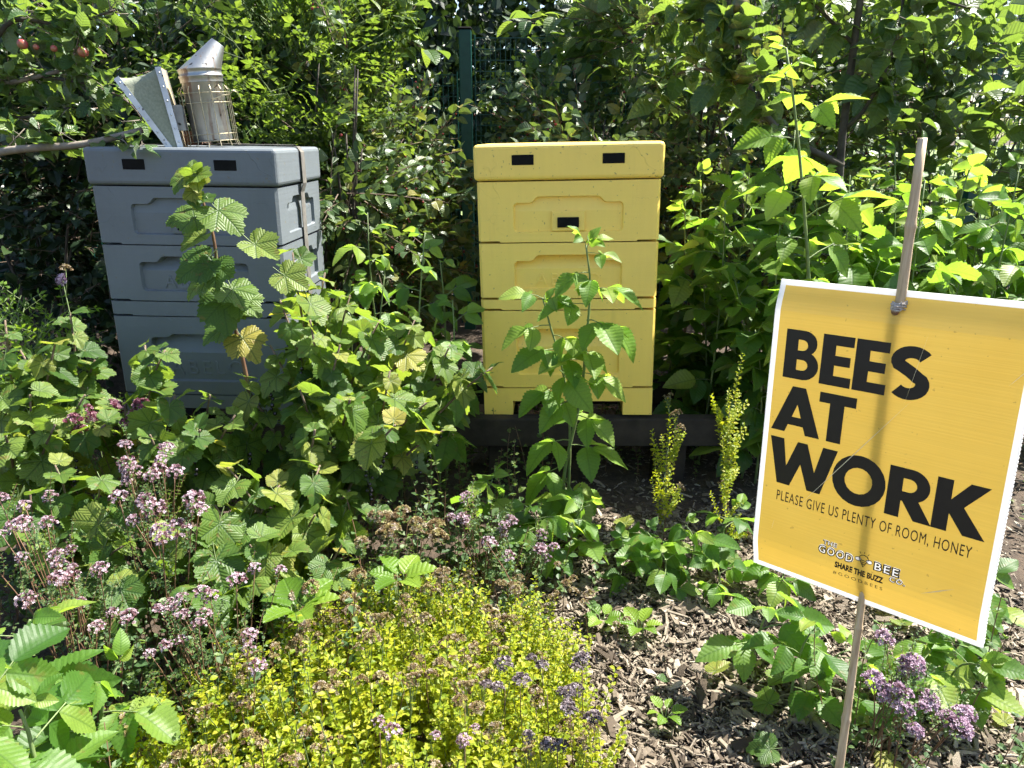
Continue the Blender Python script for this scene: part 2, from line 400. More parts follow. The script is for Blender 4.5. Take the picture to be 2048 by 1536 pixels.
def hive(name, label, front, yaw, lean, Z, mat, side, block_mat):
    """Z: heights of base, floor top, brood top, eke top, super top, super top, lid top (world)"""
    root = empty(name, (front.x, front.y, Z[0]), (0, lean, yaw)); tag(root, label, 'beehive')
    z = [q - Z[0] for q in Z]; g = .0015; hw = .244
    # floor with the wide entrance slot
    mb = MB(); zt = z[1] - g
    mb.box((-hw, 0, 0), (-.160, DEP, zt - .0005)); mb.box((.160, 0, 0), (hw, DEP, zt - .0005)); mb.box((-hw, .0006, .042), (hw, DEP - .001, zt)); mb.box((-hw + .001, DEP - .05, .0), (hw - .001, DEP - .002, .045))
    link('floor_tray', mb.mesh('floor_tray', mat), root)
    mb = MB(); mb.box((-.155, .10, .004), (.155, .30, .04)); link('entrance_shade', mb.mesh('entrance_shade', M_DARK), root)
    brood = hat(.146, .090, .038, .165, .175); sup = hat(.148, .091, .026, .105, .121)
    link('brood_box', body_mesh('brood_box', hw, z[1] + g, z[2] - g, (brood, .120, .010, .034), mat, side), root)
    link('eke', body_mesh('eke', hw, z[2] + g, z[3] - g, None, mat), root)
    s2 = link('super_box', body_mesh('super_box', hw, z[3] + g, z[4] - g, (sup, .082, .010, .034), mat, side), root)
    s1 = link('super_box', body_mesh('super_box', hw, z[4] + g, z[5] - g, (sup, .082, .008, .014), mat, side), root)
    mb = MB(); mb.box((-hw + .05, .05, z[1] - .01), (hw - .05, DEP - .05, z[5])); link('shade_core', mb.mesh('shade_core', M_DARK), root)  # dark block standing in for the shadow in the gaps between boxes
    # centre block with its vent on the upper super
    link('vent_block', bevel_box('vent_block', (-.045, .0008, z[4] + .030), (.045, .012, z[4] + .083), mat, .002, 1), s1)
    link('vent', bevel_box('vent', (-.029, -.004, z[4] + .040), (.029, .006, z[4] + .067), block_mat, .0012, 1), s1)
    # lid with its two black vents
    lid = link('lid', bevel_box('lid', (-.251, -.006, z[5] + g), (.251, DEP + .006, z[6]), mat, .011, 3), root)
    for sx in (-.120, .118):
        link('vent', bevel_box('vent', (sx - .029, -.0075, z[5] + .041), (sx + .029, .004, z[5] + .067), block_mat, .001, 1), lid)
    # raised maker's lettering in the hand-holds
    for part, zz, sz in ((s2, z[3] + .036, .050), (None, z[1] + .058, .058)):
        me = text_mesh('ABELO', sz, .0016, -.0008, 1.28, 1.0, 'CENTER', .0009); me.materials.append(mat)
        par = part if part else [c for c in root.children if c.name.startswith('brood_box')][0]
        link('lettering', me, par, Matrix.Translation((0, .0098, zz)) @ Matrix.Rotation(math.pi / 2, 4, 'X'))
    return root
YZ = [.226, .309, .539, .571, .727, .890, .984]
GZ = [.222, .305, .531, .573, .725, .877, .973]
yellow_hive = hive('beehive', 'pale yellow painted poly beehive of stacked boxes on a dark timber stand', Vector((.163, 2.03)), RAD(-3.5), RAD(-1.2), YZ, M_YEL, False, M_BLACK)
gf = at(357, 600, 1.98)
grey_hive = hive('beehive', 'slate grey painted poly beehive with a strap round it and a smoker on top', Vector((-.858, 1.98)), RAD(-2.0), RAD(.6), GZ, M_GREY, True, M_BLACK)

# timber stands ---------------------------------------------------------------
M_TIMBER = plain('dark_timber', (.012, .009, .007), (.045, .034, .026), 14, .85, .4)
def stand(x0, x1, y0, top, label):
    root = empty('hive_stand', ((x0 + x1) / 2, y0, 0)); tag(root, label, 'stand', 'hive stands'); c = (x0 + x1) / 2
    for yy in (0, .36):
        link('beam', bevel_box('beam', (x0 - c, yy, top - .085), (x1 - c, yy + .045, top), M_TIMBER, .003, 1), root)
    for xx in (x0 - c + .10, x1 - c - .19):
        for yy in (.03, .30): link('post', bevel_box('post', (xx, yy, -.02), (xx + .09, yy + .08, top - .086), M_TIMBER, .003, 1), root)
stand(-.17, .62, 2.0, .2225, 'dark weathered timber stand under the yellow beehive')
stand(-1.2, -.50, 1.97, .2185, 'dark timber stand under the grey beehive')

# strap round the grey hive -----------------------------------------------------
def strap():
    T = NT('strap_webbing'); o = T.obj(); w = T.n('TexWave', 0, None, Scale=260.0, Vector=o); nz = T.noise(40, 3, .6, o)
    m = T.done(T.bsdf(Base_Color=T.ramp(nz, [(.3, (.085, .078, .068)), (.7, (.17, .158, .14))]), Roughness=.9, Normal=T.bump(w, .4, .001)))
    M_RUST = plain('rusty_steel', (.10, .055, .045), (.24, .15, .12), 60, .65, .5, .002, 0, .5)
    Mg = grey_hive.matrix_basis if False else Matrix.Translation(grey_hive.location) @ grey_hive.rotation_euler.to_matrix().to_4x4()
    root = empty('ratchet_strap', grey_hive.location); tag(root, 'faded webbing strap with rusty ratchet wrapped round the grey beehive', 'strap')
    root.rotation_euler = grey_hive.rotation_euler
    h = GZ[6] - GZ[0]; wd = .016; yc = .20; e = .002
    path = [(-.253 - e, -.001), (-.253 - e, h - .012), (-.246, h + .0015), (-.1, h + .003), (.1, h + .003), (.246, h + .0015), (.253 + e, h - .012), (.253 + e + .001, h - .095), (.2475, h - .12), (.2475, -.001)]
    mb = MB(); t = .0018
    for i, (x, z) in enumerate(path):
        a = path[max(i - 1, 0)]; b = path[min(i + 1, len(path) - 1)]; d = Vector((b[0] - a[0], b[1] - a[1])).normalized(); nx, nz_ = -d.y * t, d.x * t
        for dx, dz in ((0, 0), (nx, nz_)):
            for yy in (yc - wd, yc + wd): mb.v.append((x + dx, yy, z + dz))
    for i in range(len(path) - 1):
        b = i * 4; c = b + 4
        for f in ((b, b + 1, c + 1, c), (b + 3, b + 2, c + 2, c + 3), (b, c, c + 2, b + 2), (b + 1, b + 3, c + 3, c + 1)): mb.face(f)
    link('webbing', mb.mesh('webbing', m), root)
    # loose second pass of webbing across the lid, towards the ratchet
    mb = MB(); pts = [(-.13, .17, h + .004), (-.02, .185, h + .008), (.12, .20, h + .006), (.235, .205, h + .005)]
    for i, p in enumerate(pts):
        for yy in (-wd, wd): mb.v.append((p[0], p[1] + yy, p[2]))
        for yy in (-wd, wd): mb.v.append((p[0], p[1] + yy, p[2] + .002))
    for i in range(len(pts) - 1):
        b = i * 4; c = b + 4
        for f in ((b, b + 1, c + 1, c), (b + 3, b + 2, c + 2, c + 3), (b, c, c + 2, b + 2), (b + 1, b + 3, c + 3, c + 1)): mb.face(f)
    link('loose_end', mb.mesh('loose_end', m), root)
    mb = MB()       # ratchet: coiled spool, side plates and handle
    for k in range(3):
        pts = [(-.083 + math.cos(a) * (.009 + .003 * k), 0, h + .022 + math.sin(a) * (.009 + .003 * k)) for a in np.linspace(0, 6.28, 15)]
        for yy in (.175, .188, .201): mb.tube([(p[0], yy, p[2]) for p in pts], .0026, None, 5)
    mb.box((-.085, .158, h + .004), (-.008, .161, h + .034)); mb.box((-.085, .212, h + .004), (-.008, .215, h + .034))
    mb.box((-.075, .161, h + .006), (-.01, .212, h + .012)); mb.tube([(-.02, .156, h + .02), (-.02, .217, h + .02)], .006, None, 8)
    mb.box((-.06, .163, h + .028), (.03, .166, h + .040)); mb.box((-.06, .207, h + .028), (.03, .210, h + .040)); mb.tube([(.03, .16, h + .034), (.03, .213, h + .034)], .006, None, 8)
    link('ratchet', mb.mesh('ratchet', M_RUST), root)
strap()

# smoker ------------------------------------------------------------------------
def metal_mat(name, c=(.42, .43, .42), rust=.75):
    T = NT(name); o = T.obj(); n1 = T.noise(14, 5, .65, o); mp = T.n('Mapping', 0, None, Vector=o, Scale=(34, 34, 5)); n2 = T.noise(1, 4, .6, mp); n3 = T.noise(120, 2, .5, o)
    col = T.mix(T.ramp(n1, [(.35, (0, 0, 0)), (.8, (1, 1, 1))]), c, tuple(q * .6 for q in c))
    rf = T.math('MULTIPLY', T.ramp(n2, [(.56, (0, 0, 0)), (.66, (1, 1, 1))]), rust)
    col = T.mix(rf, col, (.16, .075, .03))
    sp = T.ramp(T.noise(55, 1, .4, o), [(.70, (0, 0, 0)), (.73, (1, 1, 1))]); col = T.mix(T.math('MULTIPLY', sp, .8), col, (.03, .02, .015))
    return T.done(T.bsdf(Base_Color=col, Metallic=T.math('SUBTRACT', .95, T.math('MULTIPLY', rf, .8)), Roughness=T.math('ADD', .30, T.math('MULTIPLY', n1, .35)), Normal=T.bump(n3, .12, .002)))
def smoker():
    M_ST = metal_mat('tinplate'); M_STR = metal_mat('steel_strip', (.60, .64, .70), .1)
    M_WIRE = plain('cage_wire', (.26, .22, .13), (.42, .38, .26), 80, .45, .2, .001, 0, .8)
    M_CLOTH = plain('oilcloth', (.20, .225, .16), (.29, .31, .235), 160, .7, .35, .002)
    M_WD = plain('plywood', (.38, .29, .17), (.52, .42, .27), 40, .7, .3)
    base = at(428, 288, 2.11); base.z = GZ[6] + .004
    root = empty('bee_smoker', base, (0, RAD(-4), RAD(17))); tag(root, 'tin bee smoker with bellows and wire cage standing on the grey beehive', 'smoker')
    root.scale = (.9, .9, .95); R = .056; H = .176
    mb = MB(); mb.lathe([(0.0, .012), (R - .004, .012), (R, .016), (R, H - .002), (R + .0015, H), (R, H + .002)], 40)
    link('firebox', mb.mesh('firebox', M_ST, True), root)
    # lid ring and oblique cone
    mb = MB(); mb.lathe([(R + .0035, H - .010), (R + .0035, H + .002), (R + .006, H + .004), (R + .006, H + .008), (R + .003, H + .010), (R + .003, H + .020), (R + .0055, H + .022), (R + .0055, H + .025)], 40)
    link('lid_ring', mb.mesh('lid_ring', M_ST, True), root)
    mb = MB(); n = 40; rows = 10
    for i in range(rows + 1):
        t = i / rows; rr = (R + .005) * (1 - t) + .015 * t; cx = .064 * t; z = H + .024 + t * .066
        for j in range(n):
            a = 2 * math.pi * j / n; mb.v.append((cx + rr * math.cos(a), rr * math.sin(a), z + t * .012 * -math.cos(a)))
    for i in range(rows):
        for j in range(n): mb.face((i * n + j, i * n + (j + 1) % n, (i + 1) * n + (j + 1) % n, (i + 1) * n + j))
    link('spout', mb.mesh('spout', M_ST, True), root)
    # wire cage
    cage = MB(); RC = .070
    for z in (.012, .030, .112, .138):
        cage.tube([(RC * math.cos(a), RC * math.sin(a), z) for a in np.linspace(0, 2 * math.pi, 33)], .0012, None, 5, 0, False)
    for k in range(14):
        a = 2 * math.pi * k / 14 + .12; c, s_ = math.cos(a), math.sin(a)
        cage.tube([((RC + .006) * c, (RC + .006) * s_, -.003), ((RC + .001) * c, (RC + .001) * s_, .012), ((RC + .001) * c, (RC + .001) * s_, .146), ((RC - .006) * c, (RC - .006) * s_, .156)], .0012, None, 5)
    cage.tube([(RC, -.01, .13), (RC + .012, -.012, .142), (RC + .024, -.012, .136), (RC + .030, -.012, .118)], .0014, None, 5)
    cage.tube([(RC * .3, -RC * .95, .118), (RC * .75, -RC * .9, .128), (RC, -.01, .132)], .0014, None, 5)
    link('wire_cage', cage.mesh('wire_cage', M_WIRE), root)
    # bracket
    mb = MB(); mb.box((-.094, -.022, .045), (-.066, -.020, .112)); mb.box((-.094, .020, .045), (-.066, .022, .112)); mb.box((-.096, -.022, .05), (-.094, .022, .105)); link('bracket', mb.mesh('bracket', M_ST), root)
    # bellows: two boards meeting at the foot, cloth between, metal strips on the edges
    hb = .060; A0, A1 = Vector((-.088, 0, .0)), Vector((-.104, 0, .207)); B0, B1 = Vector((-.116, 0, -.001)), Vector((-.216, 0, .186))
    for P0, P1, sgn in ((A0, A1, 1), (B0, B1, -1)):
        d = (P1 - P0).normalized(); nrm = Vector((-d.z, 0, d.x)) * -.0045
        mb = MB(); c = [P0 + nrm, P0 - nrm, P1 - nrm, P1 + nrm]
        mb.v += [tuple(q + Vector((0, -hb, 0))) for q in c] + [tuple(q + Vector((0, hb, 0))) for q in c]
        for f in ((0, 1, 2, 3), (7, 6, 5, 4), (0, 4, 5, 1), (1, 5, 6, 2), (2, 6, 7, 3), (3, 7, 4, 0)): mb.face(f)
        bd = link('board', mb.mesh('board', M_WD), root)
        w = nrm * 1.75
        for yy in (-1, 1):
            st = MB(); c = [P0 + w, P0 - w, P1 - w, P1 + w]
            st.v += [tuple(q + Vector((0, yy * (hb + .0005), 0))) for q in c] + [tuple(q + Vector((0, yy * (hb + .0025), 0))) for q in c]
            for f in ((0, 1, 2, 3), (7, 6, 5, 4), (0, 4, 5, 1), (1, 5, 6, 2), (2, 6, 7, 3), (3, 7, 4, 0)): st.face(f)
            link('edge_strip', st.mesh('edge_strip', M_STR), bd)
        for k in range(6):
            q = P0.lerp(P1, .08 + k * .17); rb = MB(); rb.ball((q.x, -hb - .0028, q.z), .003, 8, 4, 0); link('rivet', rb.mesh('rivet', M_STR, True), bd)
    mb = MB(); rows, cols = 10, 6
    for sy in (-1, 1):
        k = len(mb.v)
        for i in range(rows + 1):
            t = i / rows; a = A0.lerp(A1, t); b = B0.lerp(B1, t)
            for j in range(cols + 1):
                u = j / cols; p = a.lerp(b, u); sag = 4 * u * (1 - u)
                p.z -= sag * .010 * t ** 3; mb.v.append((p.x, sy * (hb - .001 - sag * .010 * t), p.z))
        for i in range(rows):
            for j in range(cols): mb.face((k + i * (cols + 1) + j, k + i * (cols + 1) + j + 1, k + (i + 1) * (cols + 1) + j + 1, k + (i + 1) * (cols + 1) + j))
    k1 = rows * (cols + 1); k2 = k1 + (rows + 1) * (cols + 1)
    for j in range(cols): mb.face((k1 + j, k1 + j + 1, k2 + j + 1, k2 + j))
    link('bellows_cloth', mb.mesh('bellows_cloth', M_CLOTH, True), root)
smoker()

# ================================================================== SIGN
SP = [Vector(v) for v in ((.3576, .9776, .820), (.5682, .7682, .8315), (.5658, .7430, .4148), (.3562, .9526, .4035))]
S_W, S_H = .297, .4175
SX = (SP[1] - SP[0]).normalized(); SYv = (SP[0] - SP[3]); SYv = (SYv - SX * SYv.dot(SX)).normalized(); SN = SX.cross(SYv)      # SN points to the viewer's side
def bow(v):            # the board bends round the cane that is threaded through it
    def ss(a, b, x): t = min(max((x - a) / (b - a), 0), 1); return t * t * (3 - 2 * t)
    return -.0015 + .0095 * ss(.0, .10, v) - .0095 * ss(.885, 1.0, v)
def sgn(u, v, off=0.0): return Vector((u * S_W, -v * S_H, bow(v) + off))
def sign():
    T = NT('sign_print'); o = T.obj(); mp = T.n('Mapping', 0, None, Vector=o, Scale=(2, 420, 2)); nz = T.noise(1, 2, .5, mp); n2 = T.noise(7, 4, .6, o); n3 = T.noise(190, 1, .4, o)
    col = T.ramp(n2, [(.3, (.74, .475, .065)), (.7, (.80, .535, .09))])
    col = T.mix(.25, col, T.ramp(nz, [(.35, (.82, .80, .75)), (.65, (1.05, 1.05, 1.05))]), 'MULTIPLY')
    col = T.mix(T.ramp(n3, [(.76, (0, 0, 0)), (.80, (.6, .6, .6))]), col, (.35, .2, .04))
    wv = T.bump(nz, .25, .0015)
    a = T.bsdf(Base_Color=col, Roughness=.38, Normal=wv); b = T.n('BsdfTranslucent', 0, None, Color=T.mix(.5, col, (.95, .64, .14)))
    m_y = T.done(T.n('MixShader', 0, None, _0=.23, _1=a, _2=b))
    T = NT('white_corrugated_plastic'); o = T.obj(); n2 = T.noise(60, 3, .6, o)
    col = T.ramp(n2, [(.3, (.72, .73, .75)), (.7, (.82, .82, .83))])
    m_w = T.done(T.n('MixShader', 0, None, _0=.40, _1=T.bsdf(Base_Color=col, Roughness=.4), _2=T.n('BsdfTranslucent', 0, None, Color=(.9, .9, .9, 1))))
    T = NT('sign_back_plastic'); m_b = T.done(T.n('MixShader', 0, None, _0=.64, _1=T.bsdf(Base_Color=(.8, .8, .8), Roughness=.5), _2=T.n('BsdfTranslucent', 0, None, Color=(.97, .97, .97, 1))))
    m_k = plain('sign_black_ink', (.012, .011, .010), (.017, .015, .013), 90, .42, .1, .001)
    T = NT('sign_white_ink'); m_lw = T.done(T.n('MixShader', 0, None, _0=.5, _1=T.bsdf(Base_Color=(.88, .88, .88), Roughness=.45), _2=T.n('BsdfTranslucent', 0, None, Color=(1, 1, 1, 1))))
    m_c = NT('bamboo'); o = m_c.obj(); mp = m_c.n('Mapping', 0, None, Vector=o, Scale=(160, 160, 6)); nz = m_c.noise(1, 4, .65, mp)
    m_c = m_c.done(m_c.bsdf(Base_Color=m_c.ramp(nz, [(.3, (.30, .21, .12)), (.55, (.55, .41, .25)), (.75, (.66, .53, .35))]), Roughness=.5, Normal=m_c.bump(nz, .4, .002)))
    Ms = Matrix((SX, SYv, SN)).transposed().to_4x4(); Ms.translation = SP[0]
    pt = Ms @ Vector((.508 * S_W, -.045 * S_H, -.0035)); pb = Ms @ Vector((.517 * S_W, -.945 * S_H, -.0035)); d = (pt - pb).normalized()
    top = pt + d * ((CAMZ - .0015 - pt.z) / d.z); bot = pb - d * ((pb.z + .12) / d.z)
    root = empty('warning_sign', bot + d * (.12 / d.z)); tag(root, 'yellow BEES AT WORK placard threaded on a leaning bamboo cane', 'sign')
    Lp = lambda M: Matrix.Translation(-root.location) @ M
    # cane with nodes
    mb = MB(); L = (top - bot).length; pts, rad = [], []
    nodes = [L - .098, L - .33, L - .63, L - .775, .19]
    ss_ = sorted(set([0, L] + [q + e for q in nodes for e in (-.010, -.003, 0, .003, .010)] + list(np.linspace(0, L, 26))))
    n = 10
    for s in ss_:
        r = .0054 + .0006 * math.sin(s * 9); r += .0012 * max(0, 1 - min(abs(s - q) for q in nodes) / .006)
        c = bot + d * s + Vector((.0015 * math.sin(s * 5), .0015 * math.cos(s * 4), 0)); X = d.orthogonal().normalized(); Y = d.cross(X)
        for j in range(n):
            a = 2 * math.pi * j / n; mb.v.append(tuple(c - root.location + (X * math.cos(a) + Y * math.sin(a)) * r))
    for i in range(len(ss_) - 1):
        for j in range(n): mb.face((i * n + j, i * n + (j + 1) % n, (i + 1) * n + (j + 1) % n, (i + 1) * n + j))
    mb.face([(len(ss_) - 1) * n + j for j in range(n)])
    link('cane', mb.mesh('cane', m_c, True), root)
    # board: printed front, plain back, fluted edge
    us = [0, .025, .16, .30, .5, .71, .84, .975, 1]; vs_ = [0, .017] + list(np.linspace(.035, .78, 26)) + [.808, .885, .91, .938, .965, .983, 1]
    mb = MB(); nu, nv = len(us), len(vs_)
    for off in (0.0, -.0032):
        for v in vs_:
            for u in us: mb.v.append(tuple(sgn(u, v, off)))
    for j in range(nv - 1):
        for i in range(nu - 1):
            b = j * nu + i; inner = 0 < i < nu - 2 and 0 < j < nv - 2
            if not (us[i] > .29 and us[i + 1] < .72 and vs_[j] > .80 and vs_[j + 1] < .89): mb.face((b, b + nu, b + nu + 1, b + 1), None, 0 if inner else 1)
            k = nu * nv + b; mb.face((k, k + 1, k + nu + 1, k + nu), None, 2)
    K = nu * nv
    for i in range(nu - 1):
        mb.face((i, i + 1, K + i + 1, K + i), None, 1); q = (nv - 1) * nu + i; mb.face((q + 1, q, K + q, K + q + 1), None, 1)
    for j in range(nv - 1):
        a = j * nu; mb.face((a + nu, a, K + a, K + a + nu), None, 1); a += nu - 1; mb.face((a, a + nu, K + a + nu, K + a), None, 1)
    bme = mb.mesh('board', [m_y, m_w, m_b]); bd = link('board', bme, root, Lp(Ms))
    # flute ends along the near edge
    mb = MB(); k = 84
    for i in range(k):
        v = .01 + .98 * i / k; a = sgn(1, v, -.0006); b = sgn(1, v + .55 / k, -.0026)
        mb.box((S_W + .0001, b.y, b.z), (S_W + .0006, a.y, a.z))
    kind(link('flute_ends', mb.mesh('flute_ends', m_b), bd), 'stuff')
    # ---- lettering: 2D polygons in sign coordinates, laid a hair above the print
    def arc(cx, cy, r, a0, a1, n=12, ry=None):
        ry = r if ry is None else ry
        return [(cx + r * math.cos(RAD(a0 + (a1 - a0) * i / n)), cy + ry * math.sin(RAD(a0 + (a1 - a0) * i / n))) for i in range(n + 1)]
    S = .25
    G = {}
    G['E'] = ([(0, 0), (.57, 0), (.57, .2), (S, .2), (S, .405), (.53, .405), (.53, .6), (S, .6), (S, .8), (.57, .8), (.57, 1), (0, 1)], [], .57)
    G['T'] = ([(.20, 0), (.46, 0), (.46, .79), (.66, .79), (.66, 1), (0, 1), (0, .79), (.20, .79)], [], .66)
    G['A'] = ([(0, 0), (.26, 0), (.315, .17), (.60, .17), (.655, 0), (.92, 0), (.585, 1), (.335, 1)], [[(.375, .35), (.46, .63), (.545, .35)]], .92)
    G['W'] = ([(0, 1), (.20, 0), (.44, 0), (.605, .52), (.77, 0), (1.01, 0), (1.24, 1), (.98, 1), (.87, .42), (.70, .99), (.52, .99), (.345, .42), (.26, 1)], [], 1.24)
    G['K'] = ([(0, 0), (S, 0), (S, .36), (.50, 0), (.84, 0), (.46, .53), (.81, 1), (.51, 1), (S, .63), (S, 1), (0, 1)], [], .84)
    G['O'] = (arc(.53, .5, .53, 0, 345, 23, .525), [arc(.53, .5, .275, 0, 340, 17, .27)], 1.06)
    bo = [(0, 0), (.38, 0)] + arc(.38, .295, .295, -85, 62, 12)[0:] + arc(.36, .745, .255, -55, 88, 10) + [(.34, 1), (0, 1)]
    G['B'] = (bo, [[(S, .19), (S, .405), (.36, .405)] + arc(.36, .2975, .1075, 85, -85, 8) + [(.36, .19)], [(S, .59), (S, .81), (.33, .81)] + arc(.33, .70, .11, 85, -85, 8) + [(.33, .59)]], .675)
    G['R'] = ([(0, 0), (S, 0), (S, .345), (.275, .345), (.50, 0), (.80, 0), (.545, .40)] + arc(.38, .675, .325, -57, 88, 12) + [(.34, 1), (0, 1)],
              [[(S, .54), (S, .80), (.36, .80)] + arc(.36, .67, .13, 85, -85, 8) + [(.36, .54)]], .80)
    path = arc(.37, .715, .24, 32, 205, 12, .19) + [(.20, .62), (.36, .525), (.50, .42)] + arc(.345, .295, .235, 30, -140, 12, .20)
    def s_poly():
        L_, R_ = [], []; pts = [Vector(p) for p in smooth_path([(p[0], p[1], 0) for p in path], 1)]
        for i, p in enumerate(pts):
            t = (pts[min(i + 1, len(pts) - 1)] - pts[max(i - 1, 0)]).normalized(); q = Vector((-t.y, t.x, 0)) * .115
            L_.append((p + q)[:2]); R_.append((p - q)[:2])
        return L_, R_
    def bent(mb, pts3, off): pass
    def glyph_into(bm, outl, holes, place):
        es = []
        for lp in [outl] + holes:
            v_ = [bm.verts.new(place(*p)) for p in lp]; es += [bm.edges.new((v_[i], v_[(i + 1) % len(v_)])) for i in range(len(v_))]
        bmesh.ops.triangle_fill(bm, use_beauty=True, edges=es)
    def orient(bm):
        for f in bm.faces:
            f.normal_update()
            if f.normal.z < 0: f.normal_flip()
    def line(name, items, v0, v1):
        """items: (glyph, u0, u1) in sign fractions; v0 top, v1 bottom"""
        bm = bmesh.new()
        for g, u0, u1 in items:
            if g == 'S':
                L_, R_ = s_poly(); xs_ = [p[0] for p in L_ + R_]; ys_ = [p[1] for p in L_ + R_]; x0, x1, y0, y1 = min(xs_), max(xs_), min(ys_), max(ys_)
                pl = lambda x, y: sgn(u0 + (x - x0) / (x1 - x0) * (u1 - u0), v1 + (y - y0) / (y1 - y0) * (v0 - v1), .0005)
                a = [bm.verts.new(pl(*p)) for p in L_]; b = [bm.verts.new(pl(*p)) for p in R_]
                for i in range(len(a) - 1): bm.faces.new((a[i], a[i + 1], b[i + 1], b[i]))
            else:
                o_, h_, w_ = G[g]; pl = lambda x, y: sgn(u0 + x / w_ * (u1 - u0), v1 + y * (v0 - v1), .0005)
                glyph_into(bm, o_, h_, pl)
        orient(bm)
        me = bpy.data.meshes.new(name); bm.to_mesh(me); bm.free(); me.materials.append(m_k); link(name, me, bd)
    line('lettering', [('B', .066, .222), ('E', .231, .364), ('E', .372, .505), ('S', .513, .668)], .150, .308)
    line('lettering', [('A', .037, .262), ('T', .244, .402)], .333, .488)
    line('lettering', [('W', .040, .350), ('O', .338, .562), ('R', .569, .752), ('K', .750, .945)], .512, .669)
    def print_text(txt, u0, u1, v0, v1, off, mat, weight=0.0, sp=1.0, slant=0.0, name='lettering', line_=0.0):
        me = text_mesh(txt, 1.0, 0, weight, sp, 1.0, 'LEFT', line_, line_ > 0); xs_ = [v.co.x for v in me.vertices]; ys_ = [v.co.y for v in me.vertices]
        x0, x1, y0, y1 = min(xs_), max(xs_), min(ys_), max(ys_)
        for v in me.vertices:
            x = (v.co.x - x0) / (x1 - x0); y = (v.co.y - y0) / (y1 - y0)
            v.co = sgn(u0 + x * (u1 - u0), v1 + y * (v0 - v1) + slant * x, off + v.co.z * .004)
        me.materials.append(mat); return link(name, me, bd)
    print_text('PLEASE GIVE US PLENTY OF ROOM, HONEY', .097, .909, .694, .735, .0005, m_k, 0.0, 1.12)
    print_text('SHARE THE BUZZ', .398, .606, .877, .8985, .0005, m_k, .045, 1.02)
    print_text('#GOODBEES', .392, .606, .912, .925, .0005, m_k, 0.0, 1.5)
    # logo: unprinted white letters with a black keyline, and the pin-shaped bee between them; the yellow print runs round them
    WING = [[(cx + .0085 * 1.5 * math.cos(q), .842 + .0085 * .75 * math.sin(q)) for q in np.linspace(0, 5.9, 16)] for cx in (.4935, .5405)]
    bm = bmesh.new(); es = []
    def loop_edges(pts):
        v_ = [bm.verts.new(sgn(u, v, 0)) for u, v in pts]; return [bm.edges.new((v_[i], v_[(i + 1) % len(v_)])) for i in range(len(v_))]
    es += loop_edges([(.30, .808), (.30, .885), (.71, .885), (.71, .808)])
    for w_ in WING: es += loop_edges(w_)
    for txt, a, b, c, e in (('THE', .335, .397, .8165, .8315), ('GOOD', .317, .474, .8345, .866), ('BEE', .560, .667, .832, .862), ('CO.', .628, .694, .8645, .8825)):
        print_text(txt, a, b, c, e, .0012, m_k, .05, 1.22, line_=.045); o = print_text(txt, a, b, c, e, 0.0, m_w, .05, 1.22)
        tb = bmesh.new(); tb.from_mesh(o.data); bmesh.ops.remove_doubles(tb, verts=tb.verts, dist=1e-6); mp = {}
        for ed in tb.edges:
            if len(ed.link_faces) == 1:
                q = []
                for v in ed.verts:
                    if v.index not in mp: mp[v.index] = bm.verts.new(v.co)
                    q.append(mp[v.index])
                if q[0] is not q[1] and bm.edges.get(q) is None: es.append(bm.edges.new(q))
        tb.free()
    bmesh.ops.triangle_fill(bm, use_beauty=False, edges=es); orient(bm)
    me = bpy.data.meshes.new('logo_ground'); bm.to_mesh(me); bm.free(); me.materials.append(m_y); link('logo_ground', me, bd)
    for w_ in WING:
        bm = bmesh.new(); bm.faces.new([bm.verts.new(sgn(u, v, 0)) for u, v in w_]); orient(bm)
        me = bpy.data.meshes.new('bee_wing'); bm.to_mesh(me); bm.free(); me.materials.append(m_w); link('bee_wing', me, bd)
    mb = MB()
    def stroke(pts, w_, closed=True):
        n_ = len(pts); P3 = [sgn(u, v, .0010) for u, v in pts]; P3 += [P3[0]] if closed else []; mb.tube(P3, w_, None, 4, 0, not closed)
    for w_ in WING: stroke(w_, .00042)
    stroke([(.517, .864)] + [(.517 + .0195 * math.cos(q), .8365 - .0118 * math.sin(q)) for q in np.linspace(-.45, math.pi + .45, 16)], .00050)
    for w_, vv in ((.013, .843), (.011, .849), (.006, .855)): stroke([(.517 - w_, vv), (.517 + w_, vv)], .00042, False)
    for q in (-.6, 0, .6): stroke([(.517 + math.sin(q) * .025, .8365 - math.cos(q) * .0165), (.517 + math.sin(q) * .036, .8365 - math.cos(q) * .024)], .00036, False)
    kind(link('bee_emblem', mb.mesh('bee_emblem', m_k), bd), 'stuff')
    # screw and frayed tie where the cane goes through
    mb = MB(); q = sgn(.500, .060, .002); mb.lathe([(0, .002), (.003, .0018), (.0045, 0), (.0045, -.003)], 12, 0, Matrix.Translation(q)); link('screw', mb.mesh('screw', plain('rusty_screw', (.14, .06, .03), (.4, .33, .28), 300, .5, .3, .001, 0, .7), True), bd)
    mb = MB()
    for k in range(9):
        c0 = sgn(.508, .036 + .0022 * k, .0); r = .0078 + U(-.0006, .001)
        mb.tube([c0 + Vector((math.cos(a) * r, U(-.0012, .0012) + a * .0004, math.sin(a) * r)) for a in np.linspace(U(0, 2), U(5.6, 7.5), 12)], .0011, None, 5)
    link('cord_tie', mb.mesh('cord_tie', plain('frayed_cord', (.30, .24, .19), (.55, .5, .45), 300, .9)), bd)
    # scratches in the print
    m_s = plain('scratched_plastic', (.74, .62, .35), (.82, .74, .52), 200, .5)
